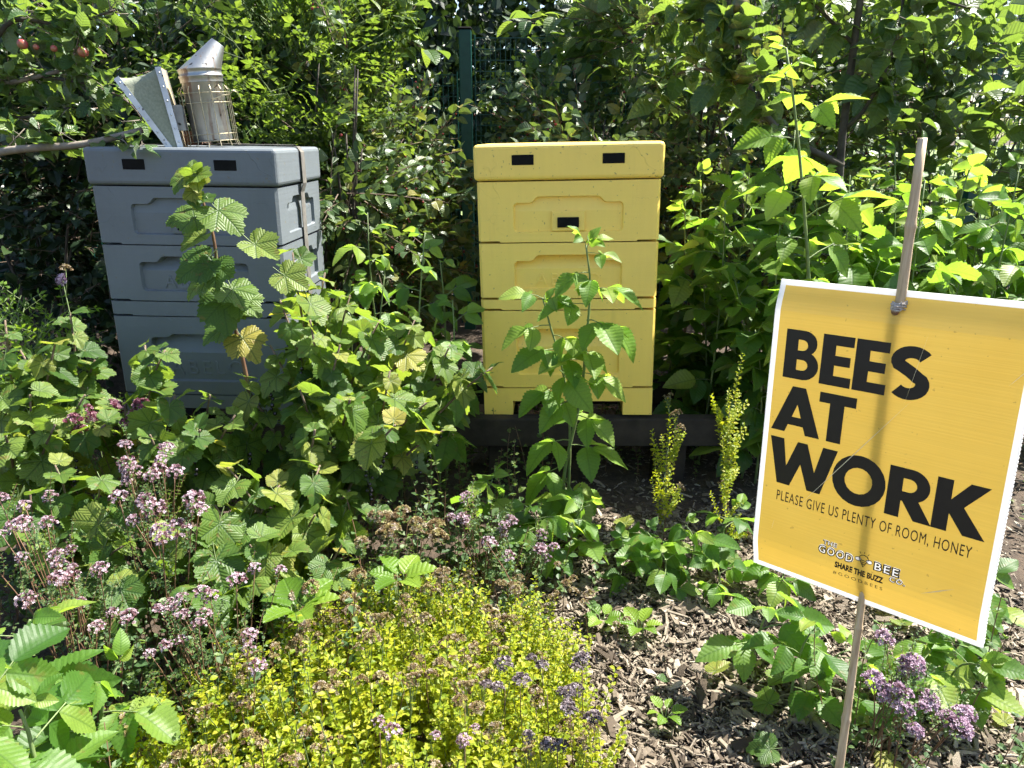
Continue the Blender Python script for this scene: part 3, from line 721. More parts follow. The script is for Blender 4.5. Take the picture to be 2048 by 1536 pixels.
    def scr(a, b, w):
        mb = MB(); A, B = Vector(a), Vector(b); n_ = Vector((-(B - A).y, (B - A).x)).normalized() * w; k = 14
        for i in range(k):
            p, q = A.lerp(B, i / k), A.lerp(B, (i + 1) / k); e0, e1 = n_ * math.sin(math.pi * i / k), n_ * math.sin(math.pi * (i + 1) / k); b0 = len(mb.v)
            mb.v += [tuple(sgn(p.x - e0.x, p.y - e0.y, .0016)), tuple(sgn(q.x - e1.x, q.y - e1.y, .0016)), tuple(sgn(q.x + e1.x, q.y + e1.y, .0016)), tuple(sgn(p.x + e0.x, p.y + e0.y, .0016))]
            mb.face((b0, b0 + 1, b0 + 2, b0 + 3))
        link('scratch_mark', mb.mesh('scratch_mark', m_s), bd)
    scr((.62, .30), (.19, .745), .0013); scr((.64, .10), (.585, .33), .0006); scr((.755, .885), (.875, .835), .0014); scr((.93, .22), (.985, .165), .0010); scr((.10, .80), (.09, .84), .0006)
sign()
# ================================================================== PLANT MATERIALS
G1, G2, G3 = (.030, .072, .014), (.052, .115, .020), (.085, .150, .028)
M_CUR = leaf_mat('currant_leaf', [(0, (.038, .085, .018)), (.3, (.068, .130, .024)), (.6, (.115, .180, .034)), (.88, (.175, .225, .048)), (.97, (.26, .26, .05)), (1, (.28, .18, .04))],
                 (.30, .42, .03), 'palm', (.016, .046, .016), .80, .44, .40, (.15, .20, .10), 9.0, .9, .26, .006, .28, .5)
M_RAS = leaf_mat('raspberry_leaf', [(0, (.038, .098, .018)), (.5, (.072, .155, .024)), (.85, (.125, .215, .036)), (1, (.21, .27, .045))],
                 (.30, .50, .03), 'pinnate', (.022, .062, .012), .50, .46, .46, (.24, .29, .19), 10.0, .62, .14, .005, .35, .35)
M_RASL = leaf_mat('pale_raspberry_leaf', [(0, (.075, .165, .022)), (.5, (.125, .225, .032)), (1, (.22, .29, .05))], (.38, .56, .04), 'pinnate', (.035, .085, .015), .55, .5, .48, (.26, .31, .20), 10.0, .62, .14, .005)  # lighter yellow-green copy of the raspberry leaf colours
M_APP = leaf_mat('apple_leaf', [(0, (.030, .070, .022)), (.5, (.052, .105, .030)), (1, (.11, .155, .035))], (.30, .42, .04), 'pinnate', (.10, .16, .06), .35, .36, .38, (.17, .21, .15), 8.0, .5, .3)
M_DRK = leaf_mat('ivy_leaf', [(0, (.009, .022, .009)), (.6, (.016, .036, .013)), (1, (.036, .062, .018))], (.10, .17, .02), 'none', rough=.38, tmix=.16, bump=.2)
M_AME = leaf_mat('shrub_leaf', [(0, (.024, .052, .015)), (.5, (.044, .084, .024)), (.9, (.085, .125, .036)), (1, (.2, .18, .045))], (.24, .34, .04), 'pinnate', (.08, .12, .05), .3, .38, .26, (.15, .19, .12), 8.0, .5, .25)
M_ROS = leaf_mat('rose_leaf', [(0, (.028, .062, .012)), (.5, (.050, .098, .018)), (1, (.11, .155, .028))], (.24, .34, .03), 'none', rough=.42, tmix=.42, bump=.2)
M_GOLD = leaf_mat('golden_leaf', [(0, (.11, .17, .010)), (.45, (.22, .27, .012)), (.85, (.31, .315, .018)), (1, (.35, .32, .05))], (.58, .62, .025), 'none', rough=.5, tmix=.44, bump=.15)
M_ORE = leaf_mat('oregano_leaf', [(0, (.040, .085, .030)), (.6, (.070, .125, .045)), (1, (.14, .19, .06))], (.32, .45, .06), 'none', rough=.5, tmix=.35, bump=.15)
M_LIME = leaf_mat('herb_leaf', [(0, (.06, .13, .012)), (.6, (.10, .19, .018)), (1, (.17, .26, .03))], (.36, .55, .03), 'pinnate', (.12, .2, .05), .3, .40, .42, None, 7.0, .5, .3)
M_STEM = plain('green_stem', (.10, .15, .05), (.18, .23, .09), 30, .6)
M_WOODY = plain('woody_stem', (.09, .06, .04), (.19, .14, .10), 40, .8, .4)
M_REDST = plain('reddish_stem', (.11, .055, .035), (.19, .11, .06), 40, .6)
M_BARK = plain('bark', (.035, .028, .022), (.10, .085, .068), 24, .9, .6, .008)
M_BARKL = plain('pale_bark', (.16, .13, .10), (.30, .26, .21), 30, .8, .4)
M_CURB = plain('black_currant_skin', (.004, .003, .005), (.012, .008, .012), 60, .18, .05, .001, 0, 0, .6)
M_REDB = plain('red_berry_skin', (.10, .010, .012), (.20, .03, .03), 60, .3, .05, .001)
def petal(name, stops):
    T = NT(name); c = T.ramp(rnd_socket(T), stops)
    return T.done(T.n('MixShader', 0, None, _0=.3, _1=T.bsdf(Base_Color=c, Roughness=.6), _2=T.n('BsdfTranslucent', 0, None, Color=c)))
M_PINK = petal('oregano_flower', [(0, (.07, .024, .028)), (.3, (.20, .085, .10)), (.5, (.46, .32, .36)), (1, (.68, .57, .63))])
M_DEEP = petal('deep_pink_flower', [(0, (.09, .016, .03)), (.6, (.24, .06, .10)), (1, (.62, .42, .48))])
M_MAUVE = petal('mauve_flower', [(0, (.11, .045, .06)), (.3, (.34, .21, .30)), (1, (.66, .53, .63))])
M_DRYF = petal('faded_flower', [(0, (.12, .07, .03)), (.4, (.21, .14, .06)), (.75, (.32, .28, .10)), (1, (.48, .40, .34))])
M_GREYF = petal('grey_mauve_flower', [(0, (.05, .035, .035)), (.5, (.15, .11, .115)), (1, (.46, .40, .42))])
def apple_mat(name, a, b, c):
    T = NT(name); o = T.obj(); n = T.noise(22, 3, .6, o)
    return T.done(T.bsdf(Base_Color=T.ramp(n, [(.35, a), (.5, b), (.65, c)]), Roughness=.3))
M_APR = apple_mat('red_apple_skin', (.34, .035, .055), (.40, .07, .08), (.36, .16, .07)); M_APG = apple_mat('green_apple_skin', (.05, .075, .012), (.08, .095, .016), (.11, .08, .02))

# ================================================================== LEAF SHAPES (unit length along +y, facing +z)
def currant_leaf(r):
    ctl = [(0, 1.0), (14, .92), (24, .79), (31, .72), (42, .79), (54, .85), (68, .80), (80, .70), (96, .67), (116, .66), (138, .55), (158, .38), (176, .12)]
    N = 31; half = []
    for i in range(N):
        a = 176 * i / (N - 1)
        for k in range(len(ctl) - 1):
            if ctl[k][0] <= a <= ctl[k + 1][0] + 1e-6:
                t = (a - ctl[k][0]) / (ctl[k + 1][0] - ctl[k][0]); rr = ctl[k][1] * (1 - t) + ctl[k + 1][1] * t; break
        if i > 0: rr *= (1.035 if i % 2 else .945)
        half.append((a, rr))
    ang = [(-a, rr) for a, rr in reversed(half[1:])] + half
    mb = MB(); asym = r.uniform(-.06, .06); fold = r.uniform(.02, .42); droop = r.uniform(.05, .75); cup = r.uniform(-.30, .45); wob = r.uniform(0, 6.28)
    rings = (.34, .68, 1.0)
    mb.v.append((0, 0, 0)); uvs = [(0.0, 0.0)]
    for f in rings:
        for a, rr in ang:
            q = RAD(a); x = math.sin(q) * rr * f * (1 + asym); y = math.cos(q) * rr * f; d = rr * f
            ap = math.pi / 2 * 0; pp = abs(((abs(a) + 23) % 46) - 23) / 23.0          # 0 on a main vein, 1 between
            z = fold * abs(x) * (1 - .5 * abs(x)) + .05 * d * pp - droop * max(0, y) ** 2 * .5 - cup * d ** 3 * .5 + .035 * d * math.sin(q * 5 + wob)
            mb.v.append((x, y, z)); uvs.append((x, y))
    n = len(ang)
    for i in range(n - 1): mb.face((0, 1 + i + 1, 1 + i), [uvs[0], uvs[2 + i], uvs[1 + i]])
    for k in range(2):
        b = 1 + k * n; c = b + n
        for i in range(n - 1): mb.face((b + i, b + i + 1, c + i + 1, c + i), [uvs[b + i], uvs[b + i + 1], uvs[c + i + 1], uvs[c + i]])
    mb.tube([(0, 0, 0), (0, -.25, .05), (0, -.52, .16)], .014, .018, 4, 1, False)
    return mb
def blade(r, rows, cols, prof, fold, droop, serr=0.0, twist=0.0, wave=0.0):
    """simple leaf blade with midrib fold; cols even"""
    mb = MB(); h = cols // 2; uvs = []
    ph = r.uniform(0, 6.28)
    for i in range(rows + 1):
        t = i / rows; w = prof(t)
        if 0 < i < rows and serr: w *= 1 + (serr if i % 2 else -serr)
        for j in range(-h, h + 1):
            u = j / h; x = w * u; z = fold * abs(x) - droop * t * t + wave * math.sin(t * 9 + ph + u) * abs(u) * w
            yy = t - (serr * .5 if abs(j) == h and i % 2 == 0 else 0) * w
            c, s = math.cos(twist * t), math.sin(twist * t)
            mb.v.append((x * c - z * s * .3, yy, z * c + x * s)); uvs.append((x, t))
    n = cols + 1
    for i in range(rows):
        for j in range(cols):
            k = (i * n + j, i * n + j + 1, (i + 1) * n + j + 1, (i + 1) * n + j); mb.face(k, [uvs[q] for q in k])
    return mb
def p_rasp(t): return max(.004, .345 * math.sin(math.pi * min(1, t ** .80)) ** .85 * (1 - .12 * t))
def p_apple(t): return max(.01, .33 * math.sin(math.pi * t ** .85) ** .7)
def p_oval(t): return max(.01, .36 * math.sin(math.pi * t ** .9) ** .65)
def p_lance(t): return max(.01, .2 * math.sin(math.pi * t ** .8))
def rasp_leaf(r, five=False):
    """petiole with three or five drooping pleated leaflets"""
    mb = MB(); L = r.uniform(.40, .6)
    mb.tube([(0, 0, 0), (0, L * .5, .03), (0, L + .18, -.02)], .018, .012, 5, 1, False)
    def lf(pos, az, dr, sc):
        b = blade(r, 22, 4, p_rasp, r.uniform(.15, .5), r.uniform(.08, .42), .065, r.uniform(-.25, .25), .10)
        M = Matrix.Translation(pos) @ Matrix.Rotation(-az, 4, 'Z') @ Matrix.Rotation(-dr, 4, 'X') @ Matrix.Rotation(r.uniform(-.3, .3), 4, 'Y') @ Matrix.Scale(sc, 4)
        mb.add(b, M, 0)
    lf((0, L + .16, -.02), r.uniform(-.2, .2), r.uniform(.25, .8), 1.0)
    for s in (-1, 1): lf((s * .02, L, 0), s * r.uniform(.95, 1.3), r.uniform(.25, .75), r.uniform(.72, .9))
    if five:
        for s in (-1, 1): lf((s * .02, L - .22, 0), s * r.uniform(1.3, 1.7), r.uniform(.3, .8), r.uniform(.55, .7))
    return mb
def apple_leaf(r):
    mb = MB(); mb.add(blade(r, 7, 2, p_apple, r.uniform(.2, .55), r.uniform(.1, .5), .04, r.uniform(-.5, .5), .25), Matrix.Translation((0, .22, 0)), 0)
    mb.tube([(0, 0, 0), (0, .24, 0)], .016, .012, 4, 1, False); return mb
def leafset(name, fn, n, mats, seed, **kw):
    r = random.Random(seed); out = []
    for i in range(n): out.append(fn(r, **kw).mesh(name, mats, True))
    return out
L_CUR = leafset('currant_leaf', currant_leaf, 26, [M_CUR, M_STEM], 1)
L_RAS = leafset('raspberry_leaf', rasp_leaf, 10, [M_RAS, M_STEM], 2) + leafset('raspberry_leaf', rasp_leaf, 5, [M_RAS, M_STEM], 3, five=True)
L_RASL = leafset('raspberry_leaf', rasp_leaf, 8, [M_RASL, M_STEM], 22)
L_APP = leafset('apple_leaf', apple_leaf, 10, [M_APP, M_BARKL], 4)

def flower_head(r, n, rad, flat, size):
    """rounded cluster of tiny four-petalled florets and bracts"""
    mb = MB()
    for i in range(n):
        a, q = r.uniform(0, 6.28), math.sqrt(r.random()); p = Vector((math.cos(a) * q * rad, math.sin(a) * q * rad, flat * rad * (1 - q * q) + r.uniform(-.15, .15) * rad))
        s = size * r.uniform(.6, 1.25); d = (p + Vector((0, 0, rad * .7))).normalized(); M = frame(p, d.orthogonal(), d, s) @ Matrix.Rotation(r.uniform(0, 6), 4, 'Z')
        b = len(mb.v)
        for (x, y, z) in ((0, 0, 0), (.5, .16, .25), (.16, .5, .25), (-.16, .5, .2), (-.5, .16, .25), (-.5, -.16, .2), (-.16, -.5, .25), (.16, -.5, .2), (.5, -.16, .25), (0, 0, -.8)): mb.v.append(tuple(M @ Vector((x, y, z))))
        for k in range(4): mb.face((b, b + 1 + 2 * k, b + 2 + 2 * k))
        mb.face((b + 9, b + 1, b + 4)); mb.face((b + 9, b + 5, b + 8))
    return mb
def heads(name, mat, n, seed, cnt, rad, flat, size):
    r = random.Random(seed); return [flower_head(r, cnt, rad, flat, size).mesh(name, mat) for _ in range(n)]
H_PINK = heads('flower_head', M_PINK, 5, 5, 44, .019, .75, .0066); H_DEEP = heads('flower_head', M_DEEP, 3, 6, 55, .018, .7, .008)
H_MAUVE = heads('flower_head', M_MAUVE, 4, 7, 60, .018, .9, .0075); H_DRY = heads('flower_head', M_DRYF, 4, 8, 40, .017, .7, .008); H_GREY = heads('flower_head', M_GREYF, 4, 9, 55, .020, .7, .0085)

def sprig(r, h, pairs, leaf, prof, bare=.25, headmb=None, bush=True, leafmat=0):
    """upright herb stem with opposite leaf pairs; material 0 leaf, 1 stem, 2 flowers"""
    mb = MB(); lean = Vector((r.uniform(-.2, .2), r.uniform(-.2, .2), 1)) * h
    pts = bez((0, 0, 0), lean * .5 + Vector((r.uniform(-.03, .03), r.uniform(-.03, .03), 0)), lean, 5)
    mb.tube(pts, .0011, .0007, 4, 1, False)
    for k in range(pairs):
        t = bare + (1 - bare) * (k + .5) / pairs; p, tg = poly_at(pts, t); a0 = k * 1.57 + r.uniform(-.4, .4)
        for s in (0, math.pi):
            a = a0 + s; out = Vector((math.cos(a), math.sin(a), r.uniform(.0, .7))); sc = leaf * r.uniform(.65, 1.2) * (1.1 - .5 * t)
            M = frame(p + out.normalized() * .002, out, Vector((0, 0, 1)) + Vector((r.uniform(-.5, .5), r.uniform(-.5, .5), 0)), sc)
            mb.add(blade(r, 3, 2, prof, .35, r.uniform(-.1, .4)), M, 0)
            if bush and r.random() < .5:
                for q in range(2):
                    out2 = (out + Vector((r.uniform(-.6, .6), r.uniform(-.6, .6), r.uniform(.2, 1.2)))).normalized(); M = frame(p + out.normalized() * .008, out2, Vector((0, 0, 1)), sc * .6); mb.add(blade(r, 2, 2, prof, .3, .2), M, 0)
    if headmb is not None:
        for q in range(r.randint(2, 4)):
            a = r.uniform(0, 6.28); e = pts[-1] + Vector((math.cos(a) * .014, math.sin(a) * .014, r.uniform(-.012, .01)))
            mb.tube([pts[-2], e], .0006, None, 3, 1, False); mb.add(headmb, Matrix.Translation(e) @ Matrix.Scale(r.uniform(.45, .75), 4), 2)
    return mb

# ================================================================== PLANT BUILDERS
class Plant:
    def __init__(s, name, label, cat, base, group=None):
        s.root = empty(name, base); s.base = Vector(base); tag(s.root, label, cat, group); s.st = {}
    def piece(s, name, me, M): return link(name, me, s.root, Matrix.Translation(-s.base) @ M)
    def stem(s, pts, r0, r1, mat, n=6, name='stem'):
        mb = s.st.setdefault((name, mat.name), (MB(), mat))[0]; mb.tube([Vector(p) - s.base for p in pts], r0, r1, n)
    def own_stem(s, pts, r0, r1, mat, n=6, name='stem'):
        mb = MB(); mb.tube([Vector(p) - s.base for p in pts], r0, r1, n); link(name, mb.mesh(name, mat, True), s.root)
    def done(s):
        for (nm, _), (mb, mat) in s.st.items(): kind(link(nm, mb.mesh(nm, mat, True), s.root), 'stuff')
UP = Vector((0, 0, 1))
def leaf_normal(j=.35): return (UP * .85 + SUN * .35 + Vector((0, -.18, 0)) + rv(j))
def currant_shoot(P, pts, size, t0=.25, step=.035, r0=.005, dens=1.0, woody=True):
    P.own_stem(pts, r0, r0 * .45, M_WOODY if woody else M_REDST)
    L = sum((pts[i + 1] - pts[i]).length for i in range(len(pts) - 1)); n = max(3, int(L * (1 - t0) / step * dens)); a = U(0, 6.28)
    for k in range(n):
        t = t0 + (1 - t0) * (k + .5) / n; p, tg = poly_at(pts, t); a += 2.4 + U(-.4, .4)
        sc = size * U(.55, 1.25) * (1.0 if t < .8 else 1.0 - (t - .8) * 2.2)
        out = Vector((math.cos(a), math.sin(a), 0)); dr = U(.15, 1.1) if t < .9 else U(-.8, .4)
        along = out * math.cos(dr) - UP * math.sin(dr)
        q = p + (out * .8 + UP * .5 + rv(.1)) * sc * .55
        P.piece('leaf', rng.choice(L_CUR), frame(q, along, (out * .35 + leaf_normal(.4)), sc))
    return n
def berries(P, p, n):
    mb = MB(); q = Vector((0, 0, 0))
    for k in range(n):
        d = Vector((U(-.008, .008), U(-.008, .008), -.011 * k - .01)); mb.ball(d, U(.0038, .0052), 8, 5)
    mb.tube([(0, 0, .012), (0, 0, -.011 * n)], .0006, None, 3)
    link('berry_cluster', mb.mesh('berry_cluster', M_CURB, True), P.root, Matrix.Translation(p - P.base))
def currant_bush(label, base, tips, size, r0=.005, nb=8, step=.035, t0=.25):
    P = Plant('blackcurrant_bush', label, 'bush', base, 'blackcurrant bushes'); allp = []
    for tip in tips:
        tip = Vector(tip); b = Vector(base) + Vector((U(-.08, .08), U(-.08, .08), -.01)); mid = b.lerp(tip, .55) + Vector((U(-.05, .05), U(-.05, .05), U(.02, .10)))
        pts = bez(b, mid, tip, 8); currant_shoot(P, pts, size, t0, step, r0); allp.append(pts)
    for k in range(nb):
        p, _ = poly_at(rng.choice(allp), U(.4, .9)); berries(P, p + Vector((U(-.03, .03), U(-.05, .0), -.02)), rng.randint(3, 6))
    P.done(); return P
def raspberry(label, base, tip, size=.10, n=16, t0=.2, bow_=None, group=None, r0=.0042, name='raspberry_cane', topbright=True, mid=None, pale=False):
    P = Plant(name, label, 'raspberry', base, group); b, tip = Vector(base), Vector(tip)
    pts = bez(b - UP * .01, (mid if mid else b.lerp(tip, .5) + (bow_ if bow_ else Vector((U(-.06, .06), U(-.06, .06), .05)))), tip, 9)
    P.own_stem(pts, r0, r0 * .4, M_STEM); a = U(0, 6.28)
    for k in range(n):
        t = t0 + (1 - t0) * (k + .6) / n; p, tg = poly_at(pts, t); a += 2.4 + U(-.5, .5); e = max(0, t - .78) / .22
        out = Vector((math.cos(a), math.sin(a), 0)); el = U(.05, .6) + e * .7; along = out * math.cos(el) + UP * math.sin(el)
        P.piece('leaf', rng.choice(L_RASL if pale or (e > .25 and rng.random() < .8) else L_RAS), frame(p, along, leaf_normal(.3) + out * .2, size * U(.72, 1.12) * (1 - .62 * e)))
    P.done(); return P
def atz(px, py, z):
    r = ray(px, py); return Vector((0, 0, CAMZ)) + r * ((z - CAMZ) / r.z)
# ================================================================== FENCE
M_FENCE = plain('green_powder_coat', (.005, .055, .044), (.010, .075, .060), 30, .4, .1, .001)
FY = 4.0
def fence_panel(x0, x1, ztop, label):
    root = empty('mesh_fence', ((x0 + x1) / 2, FY, 0)); tag(root, label, 'fence', 'mesh fence panels'); w = (x1 - x0) / 2; mb = MB()
    def wire(a, b, r):
        a, b = Vector(a), Vector(b); d = (b - a).normalized(); X = d.orthogonal().normalized() * r; Y = d.cross(X); k = len(mb.v)
        for p in (a, b): mb.v.extend([tuple(p + X), tuple(p + Y), tuple(p - X), tuple(p - Y)])
        for j in range(4): mb.face((k + j, k + (j + 1) % 4, k + 4 + (j + 1) % 4, k + 4 + j))
    z = ztop - .004
    while z > .05: wire((-w, 0, z), (w, 0, z), .0032); z -= .0508
    x = -w
    while x < w: wire((x, .004, .03), (x, .004, ztop), .0022); x += .0254
    kind(link('wire_mesh', mb.mesh('wire_mesh', M_FENCE), root), 'stuff')
    for xx in (-w, w): link('edge_wire', (lambda m: (m.tube([(xx, -.004, .02), (xx, -.004, ztop + .01)], .004, None, 6), m.mesh('edge_wire', M_FENCE))[1])(MB()), root)
def fence_post(x, ztop, label):
    root = empty('fence_post', (x, FY - .03, 0)); tag(root, label, 'post', 'fence posts')
    link('shaft', bevel_box('shaft', (-.03, -.03, -.1), (.03, .03, ztop), M_FENCE, .004, 2), root)
    link('cap', bevel_box('cap', (-.033, -.033, ztop + .0005), (.033, .033, ztop + .012), M_BLACK, .004, 1), root)
pX = at(935, 300, FY).x; pR = at(1985, 120, FY).x; pL = pX - 2.55
fence_panel(pX + .045, pR - .045, at(1100, 74, FY).z, 'tall green mesh fence panel behind the yellow beehive')
fence_panel(pL + .045, pX - .045, at(820, 148, FY).z, 'lower green mesh fence panel behind the two beehives')
fence_panel(pR + .045, pR + 2.4, at(2020, 35, FY).z, 'green mesh fence panel right of the fence post among leaves')
fence_panel(pL - 2.4, pL - .045, at(100, 148, FY).z, 'green mesh fence panel beyond the apple branches')
fence_post(pX, at(935, 62, FY).z, 'dark green steel fence post behind and between the beehives')
fence_post(pR, at(1985, 30, FY).z, 'dark green steel fence post at the end of the raspberry thicket')
fence_post(pL, at(100, 140, FY).z, 'dark green steel fence post hidden behind the apple branches')

# ================================================================== HEDGE AND TREES BEYOND THE FENCE
def scatter_leaves(name, pts, size, mat, seed, nbias=(0, -.35, .6)):
    r = np.random.RandomState(seed); n = len(pts)
    al = r.normal(size=(n, 3)); al[:, 2] -= .5; al /= np.linalg.norm(al, axis=1)[:, None]
    nm = r.normal(size=(n, 3)) * .7 + np.array(nbias); X = np.cross(al, nm); X /= np.linalg.norm(X, axis=1)[:, None] + 1e-9; Z = np.cross(X, al)
    s = (size * r.uniform(.6, 1.25, n))[:, None]
    prof = ((0, 0, 0), (-.30, .30, .07), (-.34, .58, .06), (0, 1, -.12), (.34, .58, .06), (.30, .30, .07))
    V = np.stack([pts + s * (X * a + al * b + Z * c) for a, b, c in prof], 1).reshape(-1, 3)
    k = np.arange(n)[:, None] * 6; Fq = np.concatenate([k + np.array([0, 3, 2, 1]), k + np.array([0, 5, 4, 3])], 1).reshape(-1, 4)
    me = bpy.data.meshes.new(name); me.from_pydata(V.tolist(), [], Fq.tolist())
    uv = me.uv_layers.new(name='UVMap'); pr = np.array([(a, b) for a, b, c in prof], dtype=np.float32)
    u1 = pr[[0, 3, 2, 1, 0, 5, 4, 3]]; uv.data.foreach_set('uv', np.tile(u1, (n, 1)).ravel()); me.materials.append(mat); me.update(); return me
def lumps(r, n, lo, hi, k, spread):
    c = r.uniform(lo, hi, (k, 3)); return c[r.randint(0, k, n)] + r.normal(size=(n, 3)) * spread
rs = np.random.RandomState(21)
def clear_gap(p, boxes):
    keep = np.ones(len(p), bool)
    for (x0, x1, z0, z1) in boxes:
        e = .1 * np.sin(p[:, 2] * 9 + p[:, 0] * 4); keep &= ~((p[:, 0] > x0 + e) & (p[:, 0] < x1 + e) & (p[:, 2] > z0 + e) & (p[:, 2] < z1))
    return p[keep]
hp = np.concatenate([lumps(rs, 30000, (-5.0, 4.5, 0), (2.3, 6.2, 3.0), 300, .17), lumps(rs, 9000, (-3.0, 4.35, 0), (1.9, 4.8, 1.7), 160, .13)])
gx0 = at(20, 100, 5).x
hp = clear_gap(hp, [(gx0 - 1.2, gx0 + .28, 1.15, 4)])
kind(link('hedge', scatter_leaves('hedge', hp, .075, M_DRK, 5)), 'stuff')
hp2 = clear_gap(rs.uniform((-7.0, 6.2, 0), (2.6, 7.2, 3.4), (26000, 3)), [(gx0 - 1.9, gx0 + .1, 1.15, 4)])
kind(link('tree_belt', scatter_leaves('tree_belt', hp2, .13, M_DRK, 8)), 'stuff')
# looser sunlit scrub beyond the fence on the right
hq = lumps(rs, 15000, (1.6, 5.4, 0), (5.2, 8.5, 2.6), 120, .26)
kind(link('scrub', scatter_leaves('scrub', hq, .075, M_AME, 6)), 'stuff')

# ================================================================== SHRUBS (twigs share a few shapes)
def twig(r, L, n, leaf, prof, rows=3, pinnate=False, berry=None):
    mb = MB(); tip = Vector((r.uniform(-.1, .1), 1, r.uniform(-.25, .15))) * L; pts = bez((0, 0, 0), tip * .5 + Vector((0, 0, .06 * L)), tip, 5)
    mb.tube(pts, .0022, .0009, 4, 1, False)
    for k in range(n):
        t = .12 + .88 * (k + .5) / n; p, tg = poly_at(pts, t); s = 1 if k % 2 else -1
        out = (tg * r.uniform(.3, .9) + Vector((s * r.uniform(.5, 1), 0, r.uniform(-.3, .6)))).normalized(); hint = Vector((0, 0, 1)) + Vector((r.uniform(-.6, .6), r.uniform(-.6, .6), 0))
        if not pinnate:
            mb.tube([p, p + out * leaf * .3], .0007, None, 3, 1, False)
            mb.add(blade(r, rows, 2, prof, r.uniform(.1, .6), r.uniform(0, .5), 0, r.uniform(-.4, .4)), frame(p + out * leaf * .28, out + Vector((0, 0, r.uniform(-.6, .2))), hint, leaf * r.uniform(.7, 1.2)), 0)
        else:
            q = [p + out * leaf * 1.1 * i for i in range(4)]; mb.tube([q[0], q[3]], .0006, None, 3, 1, False); F = frame(p, out, hint, 1.0); X = Vector((F[0][0], F[1][0], F[2][0]))
            for i in range(1, 4):
                for sd in (-1, 1): mb.add(blade(r, 2, 2, prof, .3, .15), frame(q[i], (out * .35 + X * sd), hint, leaf * r.uniform(.8, 1.1)), 0)
            mb.add(blade(r, 2, 2, prof, .3, .15), frame(q[3], out, hint, leaf * 1.2), 0)
    if berry:
        for k in range(berry):
            p, _ = poly_at(pts, r.uniform(.3, .95)); mb.ball(p + Vector((r.uniform(-.02, .02), r.uniform(-.01, .01), -r.uniform(.01, .03))), r.uniform(.0035, .005), 6, 4, 2)
    return mb
def twigset(cnt, seed, mats, **kw):
    r = random.Random(seed); return [twig(r, **kw).mesh('leafy_twig', mats, False) for _ in range(cnt)]
TW_AME = twigset(7, 31, [M_AME, M_WOODY, M_REDB], L=.26, n=13, leaf=.044, prof=p_oval, rows=4, berry=2)
TW_ROS = twigset(6, 32, [M_ROS, M_STEM, M_REDB], L=.26, n=8, leaf=.024, prof=p_oval, pinnate=True)
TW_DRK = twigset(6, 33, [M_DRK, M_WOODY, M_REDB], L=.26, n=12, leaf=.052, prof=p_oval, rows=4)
TW_HAZ = twigset(6, 34, [M_APP, M_WOODY, M_REDB], L=.28, n=9, leaf=.075, prof=p_oval, rows=5)
TW_FINE = twigset(5, 35, [M_LIME, M_STEM, M_REDB], L=.16, n=7, leaf=.017, prof=p_lance, pinnate=True)
def vnoise(p, f):
    return math.sin(p.x * f + 1.3 * math.sin(p.z * f * .7)) * math.sin(p.y * f * 1.1 + 2) * math.sin(p.z * f * .9 + p.x * f * .4)
def shrub(name, label, c, rad, tws, n, group='shrubs in front of the fence', stemmat=None, gap=-.25, sc=(.75, 1.2)):
    c = Vector(c); P = Plant(name, label, 'shrub', (c.x, c.y, 0), group)
    for k in range(6):
        a = U(0, 6.28); e = c + Vector((math.cos(a) * rad[0] * .6, math.sin(a) * rad[1] * .5, U(0, .8) * rad[2])); P.own_stem(bez((c.x + U(-.06, .06), c.y + U(-.05, .05), -.02), c.lerp(e, .3) - UP * .2, e, 7), .008, .003, stemmat or M_BARK)
    k = 0; tries = 0
    while k < n and tries < n * 12:
        tries += 1; d = rv().normalized(); q = U(.25, 1.0) ** .5; p = c + Vector((d.x * rad[0], d.y * rad[1], d.z * rad[2])) * q
        if p.z < .05 or vnoise(p, 6.5) < gap: continue
        di = (Vector((d.x, d.y, d.z * .6)) + UP * .35 + rv(.45)); P.piece('leafy_twig', rng.choice(tws), frame(p, di, UP * .7 + SUN * .3 + rv(.4) + Vector((0, -.3, 0)), U(*sc))); k += 1
    P.done()
def sh(name, label, px, py, y, rx, rz, tws, n, ry=.35, **kw):
    shrub(name, label, at(px, py, y), (rx, ry, rz), tws, n, **kw)
sh('rose_bush', 'light green rose bush with fine leaflets behind the smoker', 600, 230, 3.0, .28, .36, TW_ROS, 130, gap=-.05)
sh('serviceberry_shrub', 'small leafy berry shrub right against the back corner of the grey beehive', 690, 300, 2.62, .10, .34, TW_AME, 60, ry=.10)
sh('hazel_shrub', 'broad-leaved shrub showing behind the rose bush', 640, 190, 3.45, .40, .40, TW_HAZ, 120, ry=.2, gap=-.05)
sh('serviceberry_shrub', 'small-leaved berry shrub filling the gap between the two beehives', 745, 450, 3.1, .30, .50, TW_AME, 260, ry=.26)
sh('serviceberry_shrub', 'airy berry shrub right behind the yellow beehive below the fence mesh', 1190, 320, 3.15, .40, .20, TW_AME, 150, ry=.28, gap=-.1)
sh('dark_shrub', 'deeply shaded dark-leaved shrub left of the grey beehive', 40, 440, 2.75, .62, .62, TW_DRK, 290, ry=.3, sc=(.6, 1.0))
sh('dark_shrub', 'dark-leaved shrub behind the grey beehive lid', 300, 250, 3.0, .52, .52, TW_DRK, 290, ry=.3, sc=(.7, 1.2))  # packed denser to throw shade left of the hive
sh('dark_shrub', 'shaded dark-leaved shrub under the apple branches by the fence', 60, 380, 3.3, .60, .6, TW_DRK, 260, ry=.3, sc=(.8, 1.2))  # extra shrub put in to darken the area left of the hive
sh('hazel_shrub', 'broad-leaved dark shrub high above the smoker spout', 470, 10, 3.3, .62, .30, TW_HAZ, 170, ry=.3, gap=-.05)
sh('hazel_shrub', 'broad-leaved shrub above the fence mesh behind the apple branches', 1420, 40, 3.4, .55, .32, TW_HAZ, 110, ry=.3, gap=0)
